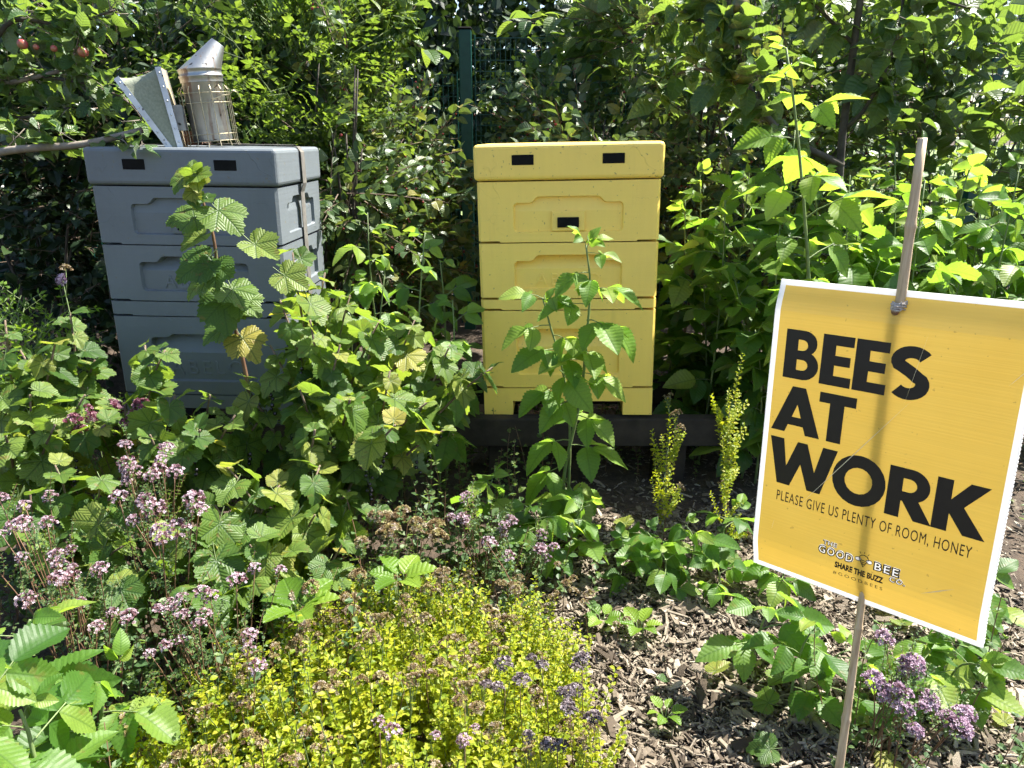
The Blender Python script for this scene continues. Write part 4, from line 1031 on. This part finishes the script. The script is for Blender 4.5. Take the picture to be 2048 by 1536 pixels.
sh('serviceberry_shrub', 'leafy shrub behind the apple trunk and raspberries', 1560, 260, 3.1, .55, .55, TW_AME, 260, ry=.35, gap=-.15)
sh('hazel_shrub', 'broad-leaved bush by the fence at the end of the raspberry thicket', 1900, 330, 3.0, .55, .50, TW_HAZ, 240, ry=.35, gap=-.1)
sh('fine_leaved_herb', 'bright green ferny herb clump left of the grey beehive', 30, 760, 1.9, .13, .10, TW_FINE, 50, ry=.12, group='herb clumps', stemmat=M_STEM)

# ================================================================== APPLE TREES
def apple(P, p, r, mat):
    mb = MB(); prof = [(0, .72), (.16, .80), (.40, .88), (.72, .70), (.95, .25), (1.0, -.05), (.90, -.45), (.62, -.80), (.30, -.92), (.10, -.84), (0, -.80)]
    mb.lathe([(a * r, z * r) for a, z in prof], 16); a = link('apple', mb.mesh('apple', mat, True), P.root, Matrix.Translation(p - P.base) @ Euler((U(-.3, .3), U(-.3, .3), 0)).to_matrix().to_4x4())
    st = MB(); st.tube([(0, 0, .7 * r), (.1 * r, 0, 1.5 * r)], .0012, None, 5); link('stalk', st.mesh('stalk', M_WOODY), a)
def apple_branch(P, pts, r0, r1, spurs, size, t0=0.1, mat=None, lv=(3, 6)):
    pts = smooth_path(pts, 4); P.own_stem(pts, r0, r1, mat or M_BARK, 8, 'branch')
    for k in range(spurs):
        t = t0 + (1 - t0) * (k + U(.1, .9)) / spurs; p, tg = poly_at(pts, t); d = (tg * .4 + rv(.7) + UP * .45).normalized(); q = p + d * U(.02, .09); P.stem([p, q], .0018, .001, M_BARKL, 4, 'spur')
        for j in range(rng.randint(*lv)):
            al = (d * .5 + rv(.8) + UP * U(-.5, .3)); P.piece('leaf', rng.choice(L_APP), frame(p.lerp(q, U(.4, 1)), al, leaf_normal(.4), size * U(.7, 1.15)))
def left_apple():
    y = 2.25; P = Plant('apple_tree', 'apple tree reaching in from the side over the grey beehive, red apples', 'tree', (-2.75, 2.4, 0))
    P.own_stem(smooth_path([(-2.75, 2.4, -.02), (-2.72, 2.38, .5), (-2.62, 2.36, .9), (-2.66, 2.3, 1.5), (-2.7, 2.3, 2.0)], 4), .045, .02, M_BARK, 10, 'trunk')
    A = lambda px, py, yy=y: at(px, py, yy)
    apple_branch(P, [(-2.62, 2.36, .92), A(-130, 330, 2.1), A(0, 304, 2.05), A(70, 296, 2.03), A(170, 288, 2.02), A(285, 260, 2.05)], .012, .008, 13, .055, .35, M_BARKL)
    apple_branch(P, [(-2.63, 2.33, 1.2), A(-100, 195), A(0, 170), A(80, 152), A(135, 130), A(170, 60)], .010, .004, 26, .055, .3, M_BARKL)
    apple_branch(P, [(-2.66, 2.32, 1.4), A(-120, 90), A(30, 40), A(130, 50), A(230, 20)], .009, .003, 24, .055, .25)
    apple_branch(P, [A(80, 152), A(180, 170), A(250, 200), A(290, 245)], .005, .002, 12, .052, .15)
    apple_branch(P, [(-2.66, 2.32, 1.3), A(-150, 250), A(-20, 230), A(60, 235), A(140, 215)], .007, .003, 12, .055, .4)
    for px, py, r in ((45, 88, .0140), (166, 104, .0145), (72, 94, .008), (108, 97, .009)): apple(P, A(px, py, y - .05), r, M_APR)
    P.done()
left_apple()
def right_apple():
    y = 2.4; A = lambda px, py, yy=y: at(px, py, yy); b = A(1660, 1000, 2.42); b.z = 0
    P = Plant('apple_tree', 'dark-stemmed young apple tree with green apples standing in the raspberry thicket', 'tree', b)
    P.own_stem(smooth_path([b - UP * .02, A(1668, 620), A(1680, 330), A(1692, 215), A(1708, 90), A(1728, -60), A(1735, -190)], 4), .014, .009, M_BARK, 10, 'trunk')
    apple_branch(P, [A(1684, 330), A(1570, 270, 2.3), A(1503, 185, 2.25), A(1470, 80, 2.25), A(1450, -60, 2.3)], .011, .006, 22, .085, .2)
    apple_branch(P, [A(1690, 260), A(1738, 205, 2.35), A(1790, 90, 2.35), A(1812, -40, 2.4)], .007, .004, 16, .080, .25)
    apple_branch(P, [A(1503, 185, 2.25), A(1420, 140, 2.3), A(1350, 150, 2.4), A(1310, 190, 2.45)], .006, .003, 12, .075, .15)
    apple_branch(P, [A(1470, 80, 2.25), A(1400, 40, 2.3), A(1340, 45, 2.4), A(1270, 50, 2.45)], .006, .003, 11, .075, .1)
    apple_branch(P, [A(1708, 90), A(1640, 20), A(1580, -40)], .006, .003, 12, .08, .1)
    apple_branch(P, [A(1735, -60), A(1850, -10), A(1950, 20)], .006, .003, 12, .075, .1)
    for px, py, r in ((1490, 62, .028), (1487, 148, .031), (1480, 12, .026)): apple(P, A(px, py, 2.2), r, M_APG)
    P.done()
right_apple()

# ================================================================== RASPBERRIES
TH = 'raspberry canes in the thicket behind the sign'; LB = 'raspberry cane in the leafy thicket behind the sign'
for px, py, y in ((1400, 345, 2.45), (1500, 330, 2.35), (1625, 330, 2.15), (1790, 300, 2.3), (1880, 340, 2.4), (1960, 360, 2.3), (1400, 480, 2.25), (1560, 450, 2.1), (1720, 430, 2.15), (1850, 430, 2.1), (2010, 470, 2.15),
                  (1380, 590, 2.35), (1470, 560, 2.1), (1620, 520, 1.95), (1930, 520, 2.05), (1430, 690, 2.35), (1510, 660, 2.0), (1850, 360, 2.0), (1950, 300, 2.2), (1700, 350, 2.05), (2040, 330, 2.1), (1450, 400, 2.2), (1590, 260, 2.2), (1760, 520, 2.0), (2080, 400, 2.3), (2150, 470, 2.2), (1680, 400, 2.25), (1540, 380, 2.3), (1990, 640, 2.0), (1370, 400, 2.3)):
    t = at(px, py, y); b = Vector((t.x + U(-.12, .12), t.y + U(-.05, .15), 0)); raspberry('raspberry cane close beside the yellow beehive, edge of the thicket' if px < 1480 else ('raspberry cane round the dark apple trunk in the thicket' if 1500 <= px <= 1725 else LB), b, t, U(.100, .128), max(10, int(t.z * 22)), .15, None, TH)
t = at(1572, 95, 1.85); b = at(1650, 900, 1.9); b.z = 0
raspberry('tall pale raspberry cane overtopping the thicket, its crown yellow-green in the sun', b, t, .115, 17, .25, None, None, .006, 'raspberry_cane', True, at(1625, 420, 1.87), True)
BT = 'raspberry canes between the beehives'; LB2 = 'raspberry cane growing in the gap between the two beehives'
for px, py, y in ((735, 425, 2.25), (850, 465, 1.98), (880, 520, 2.05), (770, 540, 2.1), (905, 600, 1.95), (700, 560, 2.2), (840, 640, 1.9), (925, 690, 1.9)):
    t = at(px, py, y); b = Vector((t.x + U(-.1, .05), t.y + U(.0, .1), 0)); raspberry(LB2, b, t, U(.08, .10), max(8, int(t.z * 16)), .2, None, BT)
# the pair of canes in front of the yellow hive
def hive_front_cane():
    y = 1.72; P = Plant('raspberry_cane', 'bright raspberry cane standing right in front of the yellow beehive', 'raspberry', atz(1128, 960, .12) * 1 + Vector((0, 0, -.12)))
    A = lambda px, py, yy=y: at(px, py, yy); b = A(1120, 1010); b.z = -.01
    m = smooth_path([b, A(1130, 940), A(1160, 800), A(1173, 680), A(1180, 570), A(1172, 490)], 4); P.own_stem(m, .0055, .002, M_STEM, 7)
    m2 = smooth_path([b + Vector((.02, .01, 0)), A(1140, 860), A(1125, 740), A(1100, 650), A(1085, 595)], 4); P.own_stem(m2, .004, .0018, M_STEM, 6)
    # leaf: pixel of attachment, direction on the picture plane (dx, dz), towards viewer, size
    for px, py, dx, dz, dy, s in ((1172, 490, -.5, .8, -.2, .040), (1174, 492, .7, .6, -.2, .042), (1174, 500, .1, .9, -.4, .040), (1176, 505, .9, -.1, -.4, .050),
        (1179, 545, -.9, .15, -.5, .075), (1180, 580, .9, .1, -.4, .088), (1178, 560, -.1, .1, -1, .070), (1178, 610, -.8, .1, -.3, .088), (1174, 640, .3, .2, -.9, .105), (1172, 650, 1, .1, -.3, .100),
        (1168, 690, .2, .0, -1, .085), (1162, 745, .9, .05, -.5, .085), (1165, 720, -.7, .1, -.6, .09), (1158, 790, -.8, .0, -.6, .09), (1150, 830, .6, .15, -.7, .09),
        (1085, 597, -.8, .3, -.3, .070), (1086, 600, .8, .3, -.5, .055), (1090, 615, .1, .7, -.4, .035), (1100, 650, -.9, .0, -.4, .085), (1108, 670, .4, .1, -.8, .075), (1115, 700, -.8, .1, -.5, .095), (1120, 740, .3, -.1, -.9, .10), (1128, 770, -.9, -.1, -.3, .09),
        (1140, 880, -.8, .1, -.6, .105), (1138, 890, .9, .1, -.5, .105), (1132, 930, -.9, .0, -.6, .10), (1130, 960, .5, .0, -.9, .10), (1126, 980, -.4, .0, -.9, .095), (1140, 860, .2, .3, .8, .09), (1130, 990, .9, .1, .2, .09)):
        P.piece('leaf', rng.choice(L_RASL), frame(A(px, py), Vector((dx, dy, dz)) + rv(.08), UP + Vector((dx * .3, dy * .5 - .15, 0)) + rv(.12), s * .95))
    P.done()
hive_front_cane()
# low canes round it and on the mulch
LS = 'low raspberry sucker beside the bark mulch'; GS = 'raspberry suckers by the mulch'
for px, py, z, n, s in ((985, 960, .18, 9, .085), (1060, 1010, .14, 8, .085), (1180, 1010, .13, 8, .08), (1290, 1060, .08, 7, .070), (1370, 1050, .10, 8, .070), (1250, 1090, .06, 5, .065), (1420, 1120, .05, 5, .055), (1330, 1120, .06, 5, .06), (1480, 1030, .09, 6, .065)):
    t = atz(px, py, z + .06); b = Vector((t.x + U(-.04, .04), t.y + U(-.02, .05), 0)); raspberry(LS, b, t, s, n, .1, None, GS, .003)
# canes under the sign
LU = 'raspberry sucker on the mulch under the sign'; GU = 'raspberry suckers under the sign'
for px, py, z, n, s in ((1540, 1210, .20, 5, .080), (1640, 1250, .20, 6, .078), (1700, 1300, .15, 5, .072), (1860, 1330, .15, 7, .075), (1960, 1330, .16, 7, .075), (1900, 1240, .16, 7, .07), (1570, 1130, .12, 6, .07), (1990, 1160, .2, 7, .075)):
    t = atz(px, py, z); b = Vector((t.x + U(-.03, .03), t.y + U(.0, .05), 0)); raspberry(LU, b, t, s, n, .15, None, GU, .003)
# foreground canes at the left edge
for px, py, z, n, s, lb in ((60, 1240, .36, 9, .088, 'raspberry cane in the foreground corner beside the pink oregano'), (235, 1330, .28, 7, .080, 'short raspberry cane between the pink oregano and the golden marjoram'), (40, 1420, .34, 9, .090, 'raspberry cane nearest the golden marjoram in the foreground corner'), (-60, 1330, .42, 9, .09, 'raspberry cane half outside the left edge of the herb bed')):
    t = atz(px, py, z); b = Vector((t.x + U(-.05, .05), t.y + U(-.06, .06), 0)); raspberry(lb, b, t, s, n, .3, None, 'foreground raspberry canes', .005)

# ================================================================== BLACKCURRANTS
A = at
def tall_shoot(P):
    y = 1.62; pts = smooth_path([A(520, 900, y), A(490, 740, y), A(466, 640, y), A(440, 560, y), A(426, 470, y), A(405, 400, y), A(392, 350, y)], 4)
    b = Vector((pts[0].x + .05, y, -.01)); P.own_stem([b, b.lerp(pts[0], .6)] + pts, .006, .0024, M_REDST)
    for px, py, dx, dz, dy, s in ((392, 350, -.9, -.1, -.3, .050), (392, 352, .9, .1, -.4, .055), (396, 348, .1, .5, -.7, .048), (385, 352, -.5, -.6, -.7, .050), (400, 355, .4, -.5, -.8, .050), (396, 356, -.1, .8, .2, .045), (402, 385, .2, -.8, -.7, .040), (410, 392, .7, -.3, -.5, .042), (398, 372, -.2, -.9, -.6, .045),
        (428, 405, .8, -.55, -.5, .098), (415, 430, -.9, -.15, -.3, .080), (424, 462, -.8, -.5, -.4, .070), (436, 505, -.75, -.55, -.5, .100), (440, 512, .2, -.7, -.8, .080), (452, 575, .15, -.9, -.6, .105), (446, 545, -.9, -.3, -.5, .085), (462, 560, .6, -.6, -.6, .09), (470, 585, .9, -.5, -.4, .085), (478, 660, .8, -.5, -.5, .085), (470, 640, -.8, -.5, -.5, .08), (500, 480, .9, -.3, -.3, .085), (560, 540, .9, -.4, -.3, .08)):
        d = Vector((dx, dy, dz)); P.piece('leaf', rng.choice(L_CUR), frame(A(px, py, y) + d * .25 * s + Vector((0, -.02, 0)), d + rv(.08), UP * .75 + Vector((dx * .3, -.55, 0)) + rv(.12), s * .72))
b1 = A(650, 1000, 1.66); b1.z = 0
B = currant_bush('large blackcurrant bush with black berries in front of the grey beehive', b1,
    [A(*q) for q in ((585, 505, 1.74), (650, 545, 1.8), (560, 600, 1.6), (700, 590, 1.75), (620, 640, 1.55), (760, 640, 1.72), (830, 640, 1.78), (900, 690, 1.72), (985, 735, 1.70), (540, 690, 1.6), (680, 690, 1.55), (780, 740, 1.6), (860, 800, 1.58), (600, 780, 1.5), (700, 800, 1.48), (480, 760, 1.6), (890, 860, 1.55), (790, 850, 1.45), (630, 860, 1.42), (660, 610, 1.9), (740, 700, 1.85))],
    .054, .005, 26, .0215, .28)
tall_shoot(B)
b2 = A(330, 1010, 1.66); b2.z = 0
currant_bush('blackcurrant bush with leaves hiding the foot of the grey beehive', b2, [A(*q) for q in ((290, 690, 1.72), (330, 700, 1.66), (420, 790, 1.6), (350, 790, 1.5), (250, 800, 1.6), (470, 830, 1.5), (400, 860, 1.42), (300, 870, 1.42), (520, 840, 1.55))], .054, .005, 8, .0225, .28)
b3 = A(90, 1010, 1.62); b3.z = 0
currant_bush('blackcurrant bush in the sun left of the grey beehive', b3, [A(*q) for q in ((140, 625, 1.68), (110, 690, 1.6), (40, 700, 1.65), (190, 720, 1.7), (10, 640, 1.75), (170, 790, 1.55), (60, 790, 1.5), (-30, 760, 1.6), (110, 850, 1.42), (10, 870, 1.42), (210, 850, 1.5))], .055, .005, 8, .0225, .25)
b4 = A(520, 1290, 1.32); b4.z = 0
currant_bush('low blackcurrant bush with broad flat leaves behind the golden marjoram', b4, [A(*q) for q in ((450, 930, 1.36), (430, 1010, 1.30), (560, 970, 1.38), (640, 930, 1.42), (700, 980, 1.44), (500, 1090, 1.22), (420, 1110, 1.20), (580, 1110, 1.24), (340, 1060, 1.22), (690, 1080, 1.32), (470, 1220, 1.12), (560, 1190, 1.15), (370, 1190, 1.12), (630, 1030, 1.32), (760, 1020, 1.45))], .058, .004, 5, .024, .28)
b5 = A(170, 1300, 1.28); b5.z = 0
currant_bush('low blackcurrant bush with pink oregano flowers growing through it', b5, [A(*q) for q in ((110, 930, 1.36), (200, 960, 1.36), (60, 980, 1.3), (270, 1010, 1.3), (250, 1090, 1.22), (140, 1070, 1.25), (20, 1060, 1.25), (330, 1140, 1.16), (230, 1180, 1.12), (120, 1170, 1.15))], .056, .004, 4, .025, .28)

# ================================================================== HERBS
rq = random.Random(77)
hd = flower_head(rq, 20, .016, .8, .0075)
SG = [sprig(rq, rq.uniform(.19, .26), 17, .0185, p_oval, .22, hd if i == 4 else None) for i in range(10)]
SGM = [m.mesh('sprig', [M_GOLD, M_STEM, M_DRYF], False) for m in SG]
SO = [sprig(rq, rq.uniform(.15, .24), 8, .022, p_oval, .15, None) for i in range(8)]
SOM = [m.mesh('sprig', [M_ORE, M_REDST, M_PINK], False) for m in SO]
def golden():
    base = Vector((-.17, .98, 0)); P = Plant('golden_marjoram', 'mound of yellow-green golden marjoram with faded flower heads in the foreground', 'herb', base)
    st = MB(); cnt = 0; spots = []
    while len(spots) < 900:
        x, y = rq.uniform(-.68, .20), rq.uniform(.50, 1.40); dx, dy = (x + .23) / .395, (y - .93) / .44
        q = dx * dx + dy * dy + .5 * dx * dy * 0
        if q > 1 + .12 * math.sin(x * 30) or (x < -.17 - (1.42 - y) * .80): continue
        spots.append((y, x, q))
    spots.sort(key=lambda s: rq.random())
    for i, (y, x, q) in enumerate(spots):
        k = rq.randrange(10); s = rq.uniform(.8, 1.12) * (1.0 - .38 * min(1, q)); out = Vector((x + .23, y - .95, 0)) * .5
        M = frame(Vector((x, y, ground_z(x, y) - .004)), Vector((rq.uniform(-1, 1), rq.uniform(-1, 1), 0)).normalized(), UP + out + Vector((rq.gauss(0, .12), rq.gauss(0, .12), 0)), s)
        if i < 295: P.piece('sprig', SGM[k], M)
        else: st.add(SG[k], Matrix.Translation(-base) @ M)
    kind(link('foliage', st.mesh('foliage', [M_GOLD, M_STEM, M_DRYF]), P.root), 'stuff')
    # taller flowering stems
    for px, py, z, H in [(1085, 1310, .25, H_GREY), (1040, 1360, .24, H_GREY), (1150, 1370, .22, H_GREY), (1165, 1325, .22, H_GREY), (1080, 1475, .22, H_GREY), (1115, 1490, .2, H_GREY), (1140, 1410, .22, H_GREY), (1010, 1370, .24, H_GREY), (930, 1400, .25, H_DRY), (740, 1365, .24, H_DRY), (850, 1320, .24, H_DRY), (910, 1260, .22, H_DRY), (980, 1220, .2, H_DRY), (1030, 1170, .2, H_DRY), (760, 1465, .25, H_PINK), (480, 1400, .22, H_DRY), (640, 1380, .24, H_DRY), (590, 1500, .25, H_DRY), (880, 1130, .24, H_DRY), (1130, 1150, .2, H_DRY), (1240, 1230, .14, H_DRY), (1095, 1390, .22, H_DRY), (700, 1210, .22, H_DRY), (1170, 1190, .16, H_DRY), (930, 1480, .24, H_PINK), (520, 1470, .24, H_DRY), (420, 1490, .22, H_DRY)]:
        t = atz(px, py, z); P.own_stem(bez((t.x + rq.uniform(-.03, .03), t.y + rq.uniform(-.02, .05), 0), t.lerp(Vector((t.x, t.y, 0)), .5), t, 5), .0011, .0008, M_REDST, 4, 'flower_stem')
        for e in range(rq.randint(2, 4)): P.piece('flower_head', rq.choice(H), frame(t + Vector((rq.gauss(0, .013), rq.gauss(0, .013), rq.uniform(-.012, .004))), Vector((1, 0, 0)), UP + rv(.2), rq.uniform(.4, .7)))
    P.done()
golden()
def oregano(label, clusters, heads_, hs=1.0, leaves=26, nspr=18, group='flowering oregano plants', leaf=None, name='oregano'):
    tips = [atz(px, py, z) for px, py, z, n, sp in clusters]; cx = sum(t.x for t in tips) / len(tips); cy_ = sum(t.y for t in tips) / len(tips) + .06; base = Vector((cx, cy_, 0))
    P = Plant(name, label, 'herb', base, group)
    for (px, py, z, n, sp), t in zip(clusters, tips):
        r = sp / 1100.0
        for e in range(n):
            h = t + Vector((rq.gauss(0, r), rq.gauss(0, r * .8), rq.gauss(0, r * .6))); b = Vector((cx + (t.x - cx) * .45 + rq.uniform(-.04, .04), cy_ + (t.y - cy_) * .5 + rq.uniform(-.04, .04), 0))
            mid = b.lerp(h, .6) + Vector((0, 0, .03)); pts = bez(b, mid, h, 6); P.own_stem(pts, .0013, .0008, M_REDST, 4, 'flower_stem')
            P.piece('flower_head', rq.choice(heads_), frame(h, Vector((1, 0, 0)), UP + Vector((rq.gauss(0, .25), rq.gauss(0, .25) - .25, 0)), hs * rq.uniform(.6, 1.1)))
            for q in range(3):
                p, _ = poly_at(pts, rq.uniform(.4, .92)); P.piece('sprig', rq.choice(SOM), frame(p, Vector((1, 0, 0)), UP + rv(.6), rq.uniform(.25, .45)))
    for e in range(nspr):
        t = rq.choice(tips); x, y = t.x + rq.gauss(0, .07), t.y + .05 + rq.gauss(0, .07); P.piece('sprig', rq.choice(leaf or SOM), frame(Vector((x, y, 0)), Vector((rq.uniform(-1, 1), rq.uniform(-1, 1), 0)), UP + rv(.15), rq.uniform(.8, 1.3)))
    P.done()
oregano('pale pink oregano in full flower among the low blackcurrant leaves', [(250, 945, .40, 9, 45), (330, 1035, .38, 7, 32), (290, 985, .38, 4, 30)], H_PINK, 1.0)
oregano('dark pink oregano coming into flower in front of the grey beehive foot', [(195, 815, .42, 4, 26), (250, 830, .42, 3, 22), (298, 822, .42, 2, 12), (160, 850, .4, 2, 15)], H_DEEP, 1.0)
oregano('pink oregano at the edge of the foreground raspberries', [(60, 1075, .36, 5, 30), (135, 1115, .35, 4, 24), (185, 1215, .32, 4, 24), (125, 1155, .34, 2, 14), (55, 1010, .36, 3, 26), (10, 1060, .36, 2, 20), (60, 1195, .34, 2, 12), (195, 1150, .34, 1, 8)], H_PINK, .85)
oregano('pink oregano flowering at the back edge of the golden marjoram', [(395, 1220, .30, 5, 28), (330, 1215, .30, 3, 20), (305, 1305, .28, 2, 10), (470, 1165, .30, 1, 6), (540, 1145, .30, 2, 14), (500, 1320, .26, 2, 18), (490, 1280, .27, 1, 8), (350, 1260, .28, 2, 14)], H_PINK, .8)
oregano('oregano with pink and faded heads below the hive-front raspberry', [(940, 1000, .26, 3, 18), (910, 1045, .25, 4, 24), (1000, 1055, .24, 4, 20), (1085, 1100, .20, 5, 24), (985, 1090, .22, 3, 16)], H_PINK, .75)
oregano('faded brown oregano heads in front of the large blackcurrant', [(790, 1040, .26, 4, 30), (830, 1060, .25, 4, 26), (760, 1060, .26, 3, 20), (700, 1160, .22, 3, 22), (630, 1190, .22, 3, 20), (730, 550, .74, 2, 12), (740, 575, .72, 2, 14)][:5], H_DRY, 1.1)
oregano('mauve oregano flowering beside the sign cane', [(1800, 1330, .20, 4, 22), (1790, 1385, .18, 4, 22), (1850, 1405, .16, 2, 8), (1905, 1445, .14, 3, 14), (1735, 1355, .19, 1, 6), (1765, 1290, .2, 1, 8), (1830, 1450, .14, 1, 8), (1935, 1430, .14, 1, 6)], H_MAUVE, .95, nspr=10)
# single golden stems by the stand
def gold_stem(label, px, py0, y, top, n):
    b = A(px, py0, y); b.z = 0; P = Plant('golden_marjoram', label, 'herb', b, 'lone golden marjoram stems'); t = A(px + 8, top, y)
    P.own_stem(bez(b, b.lerp(t, .5) + Vector((.01, 0, 0)), t, 6), .0016, .0009, M_REDST, 4, 'flower_stem')
    for k in range(n):
        q = b.lerp(t, .12 + .86 * k / n); P.piece('sprig', rq.choice(SGM), frame(q, Vector((1, 0, 0)), UP * .7 + Vector((rq.gauss(0, .7), rq.gauss(0, .7), 0)), rq.uniform(.42, .75)))
    P.done()
gold_stem('tall golden marjoram stem with tiny buds beside the hive stand', 1450, 1100, 1.62, 815, 30)
gold_stem('short golden marjoram stem in front of the hive stand beam', 1325, 1090, 1.66, 910, 20)
# bright strawberry-like leaves at the back edge of the marjoram
def bright_rosette(label, px, py, z, s):
    t = atz(px, py, z); b = Vector((t.x, t.y, 0)); P = Plant('strawberry_plant', label, 'plant', b, 'strawberry plants')
    for k in range(6):
        a = k * 1.05 + rq.uniform(-.2, .2); d = Vector((math.cos(a), math.sin(a), .5)); q = t + Vector((d.x, d.y, 0)) * .012; P.own_stem([b, b.lerp(q, .6) , q], .0014, .001, M_STEM, 4, 'stalk'); P.piece('leaf', rq.choice(LIMELEAF), frame(q, d, UP + rv(.2), s * rq.uniform(.8, 1.15)))
    P.done()
LIMELEAF = leafset('strawberry_leaf', lambda r: (lambda m: (m.add(blade(r, 10, 2, p_oval, .4, .3, .10), Matrix()), m)[1])(MB()), 4, [M_LIME], 12)
bright_rosette('bright green strawberry rosette between blackcurrant and golden marjoram', 595, 1215, .22, .062)
bright_rosette('bright green strawberry leaves poking over the back of the golden marjoram', 800, 1155, .22, .055)
bright_rosette('small strawberry plant on the mulch beside the marjoram', 1205, 1235, .03, .035)
bright_rosette('tiny strawberry seedling in the middle of the mulch', 1330, 1425, .02, .026)
bright_rosette('strawberry plant growing near the grey wood offcut', 1280, 1250, .04, .04)
# scabious-like flower stalk over the left currant
def scabious():
    t = A(125, 560, 1.72); b = Vector((t.x + .02, t.y, 0)); P = Plant('scabious', 'single purple scabious bloom on a thin stalk above the blackcurrant', 'flower', b); P.own_stem(bez(b, b.lerp(t, .5), t, 6), .0014, .001, M_STEM, 4); P.piece('flower_head', H_MAUVE[0], frame(t, Vector((1, 0, 0)), Vector((-.6, -.6, .4)), .8)); P.piece('seed_head', H_DRY[0], frame(A(132, 538, 1.72), Vector((1, 0, 0)), UP, .8)); P.own_stem([t - UP * .05, A(132, 540, 1.72)], .001, None, M_STEM, 4); P.done()
scabious()
# low herb carpet under the bushes
def carpet():
    mb = MB()
    for i in range(640):
        x, y = rq.uniform(-2.3, .12), rq.uniform(.62, 2.4)
        if x > -.10 + .1 * math.sin(y * 5) and y < 1.5: continue
        mb.add(SO[rq.randrange(8)], frame(Vector((x, y, -.004)), Vector((rq.uniform(-1, 1), rq.uniform(-1, 1), 0)), UP + rv(.2), rq.uniform(.6, 1.25)))
    kind(link('herb_carpet', mb.mesh('herb_carpet', [M_ORE, M_REDST, M_PINK])), 'stuff')
    mb = MB()
    for i in range(260):
        x, y = rq.uniform(.25, 2.0), rq.uniform(1.75, 2.7)
        if y < 2.0 and x < .8: continue
        mb.add(SO[rq.randrange(8)], frame(Vector((x, y, -.004)), Vector((rq.uniform(-1, 1), rq.uniform(-1, 1), 0)), UP + rv(.2), rq.uniform(.6, 1.1)))
    kind(link('herb_carpet', mb.mesh('herb_carpet', [M_ORE, M_REDST, M_PINK])), 'stuff')
carpet()
# wood offcut and scraps on the mulch
def offcut(label, a, b, r, mat):
    a, b = Vector(a), Vector(b); o = empty('wood_offcut', (a + b) / 2); tag(o, label, 'wood', 'wood offcuts on the mulch'); c = o.location; pts = [a.lerp(b, k / 5) + Vector((U(-.004, .004), U(-.004, .004), U(-.002, .003))) - c for k in range(6)]
    mb = MB(); mb.tube(pts, r, r * .75, 7); link('bark_surface', mb.mesh('bark_surface', mat), o)
M_OLDW = plain('weathered_wood', (.10, .08, .06), (.24, .20, .15), 50, .9, .6)
# fallen leaves and weeds scattered on the mulch
def litter():
    r = random.Random(5)
    for i in range(26):
        x, y = r.uniform(.12, .95), r.uniform(.95, 1.75)
        o = link('fallen_leaf', r.choice(L_APP + L_CUR), None, frame(Vector((x, y, .03)), Vector((r.uniform(-1, 1), r.uniform(-1, 1), r.uniform(-.2, .3))), UP + Vector((r.gauss(0, .3), r.gauss(0, .3), 0)), r.uniform(.022, .04)))
        tag(o, 'small fallen leaf lying loose on the wood chip mulch', 'leaf', 'fallen leaves on the mulch')
litter()
offcut('split grey branch offcut lying on the mulch by the low raspberries', atz(1318, 1228, .018), atz(1392, 1165, .022), .011, M_OLDW)
offcut('thin bare stick lying across the mulch', atz(1160, 1078, .02), atz(1300, 1108, .02), .004, M_BARKL)
offcut('splintered brown stick on the mulch near the sign cane', atz(1450, 1365, .02), atz(1530, 1405, .02), .006, M_OLDW)
offcut('thick splintered wood chunk near the foot of the sign cane', atz(1610, 1420, .02), atz(1650, 1470, .02), .010, M_OLDW)
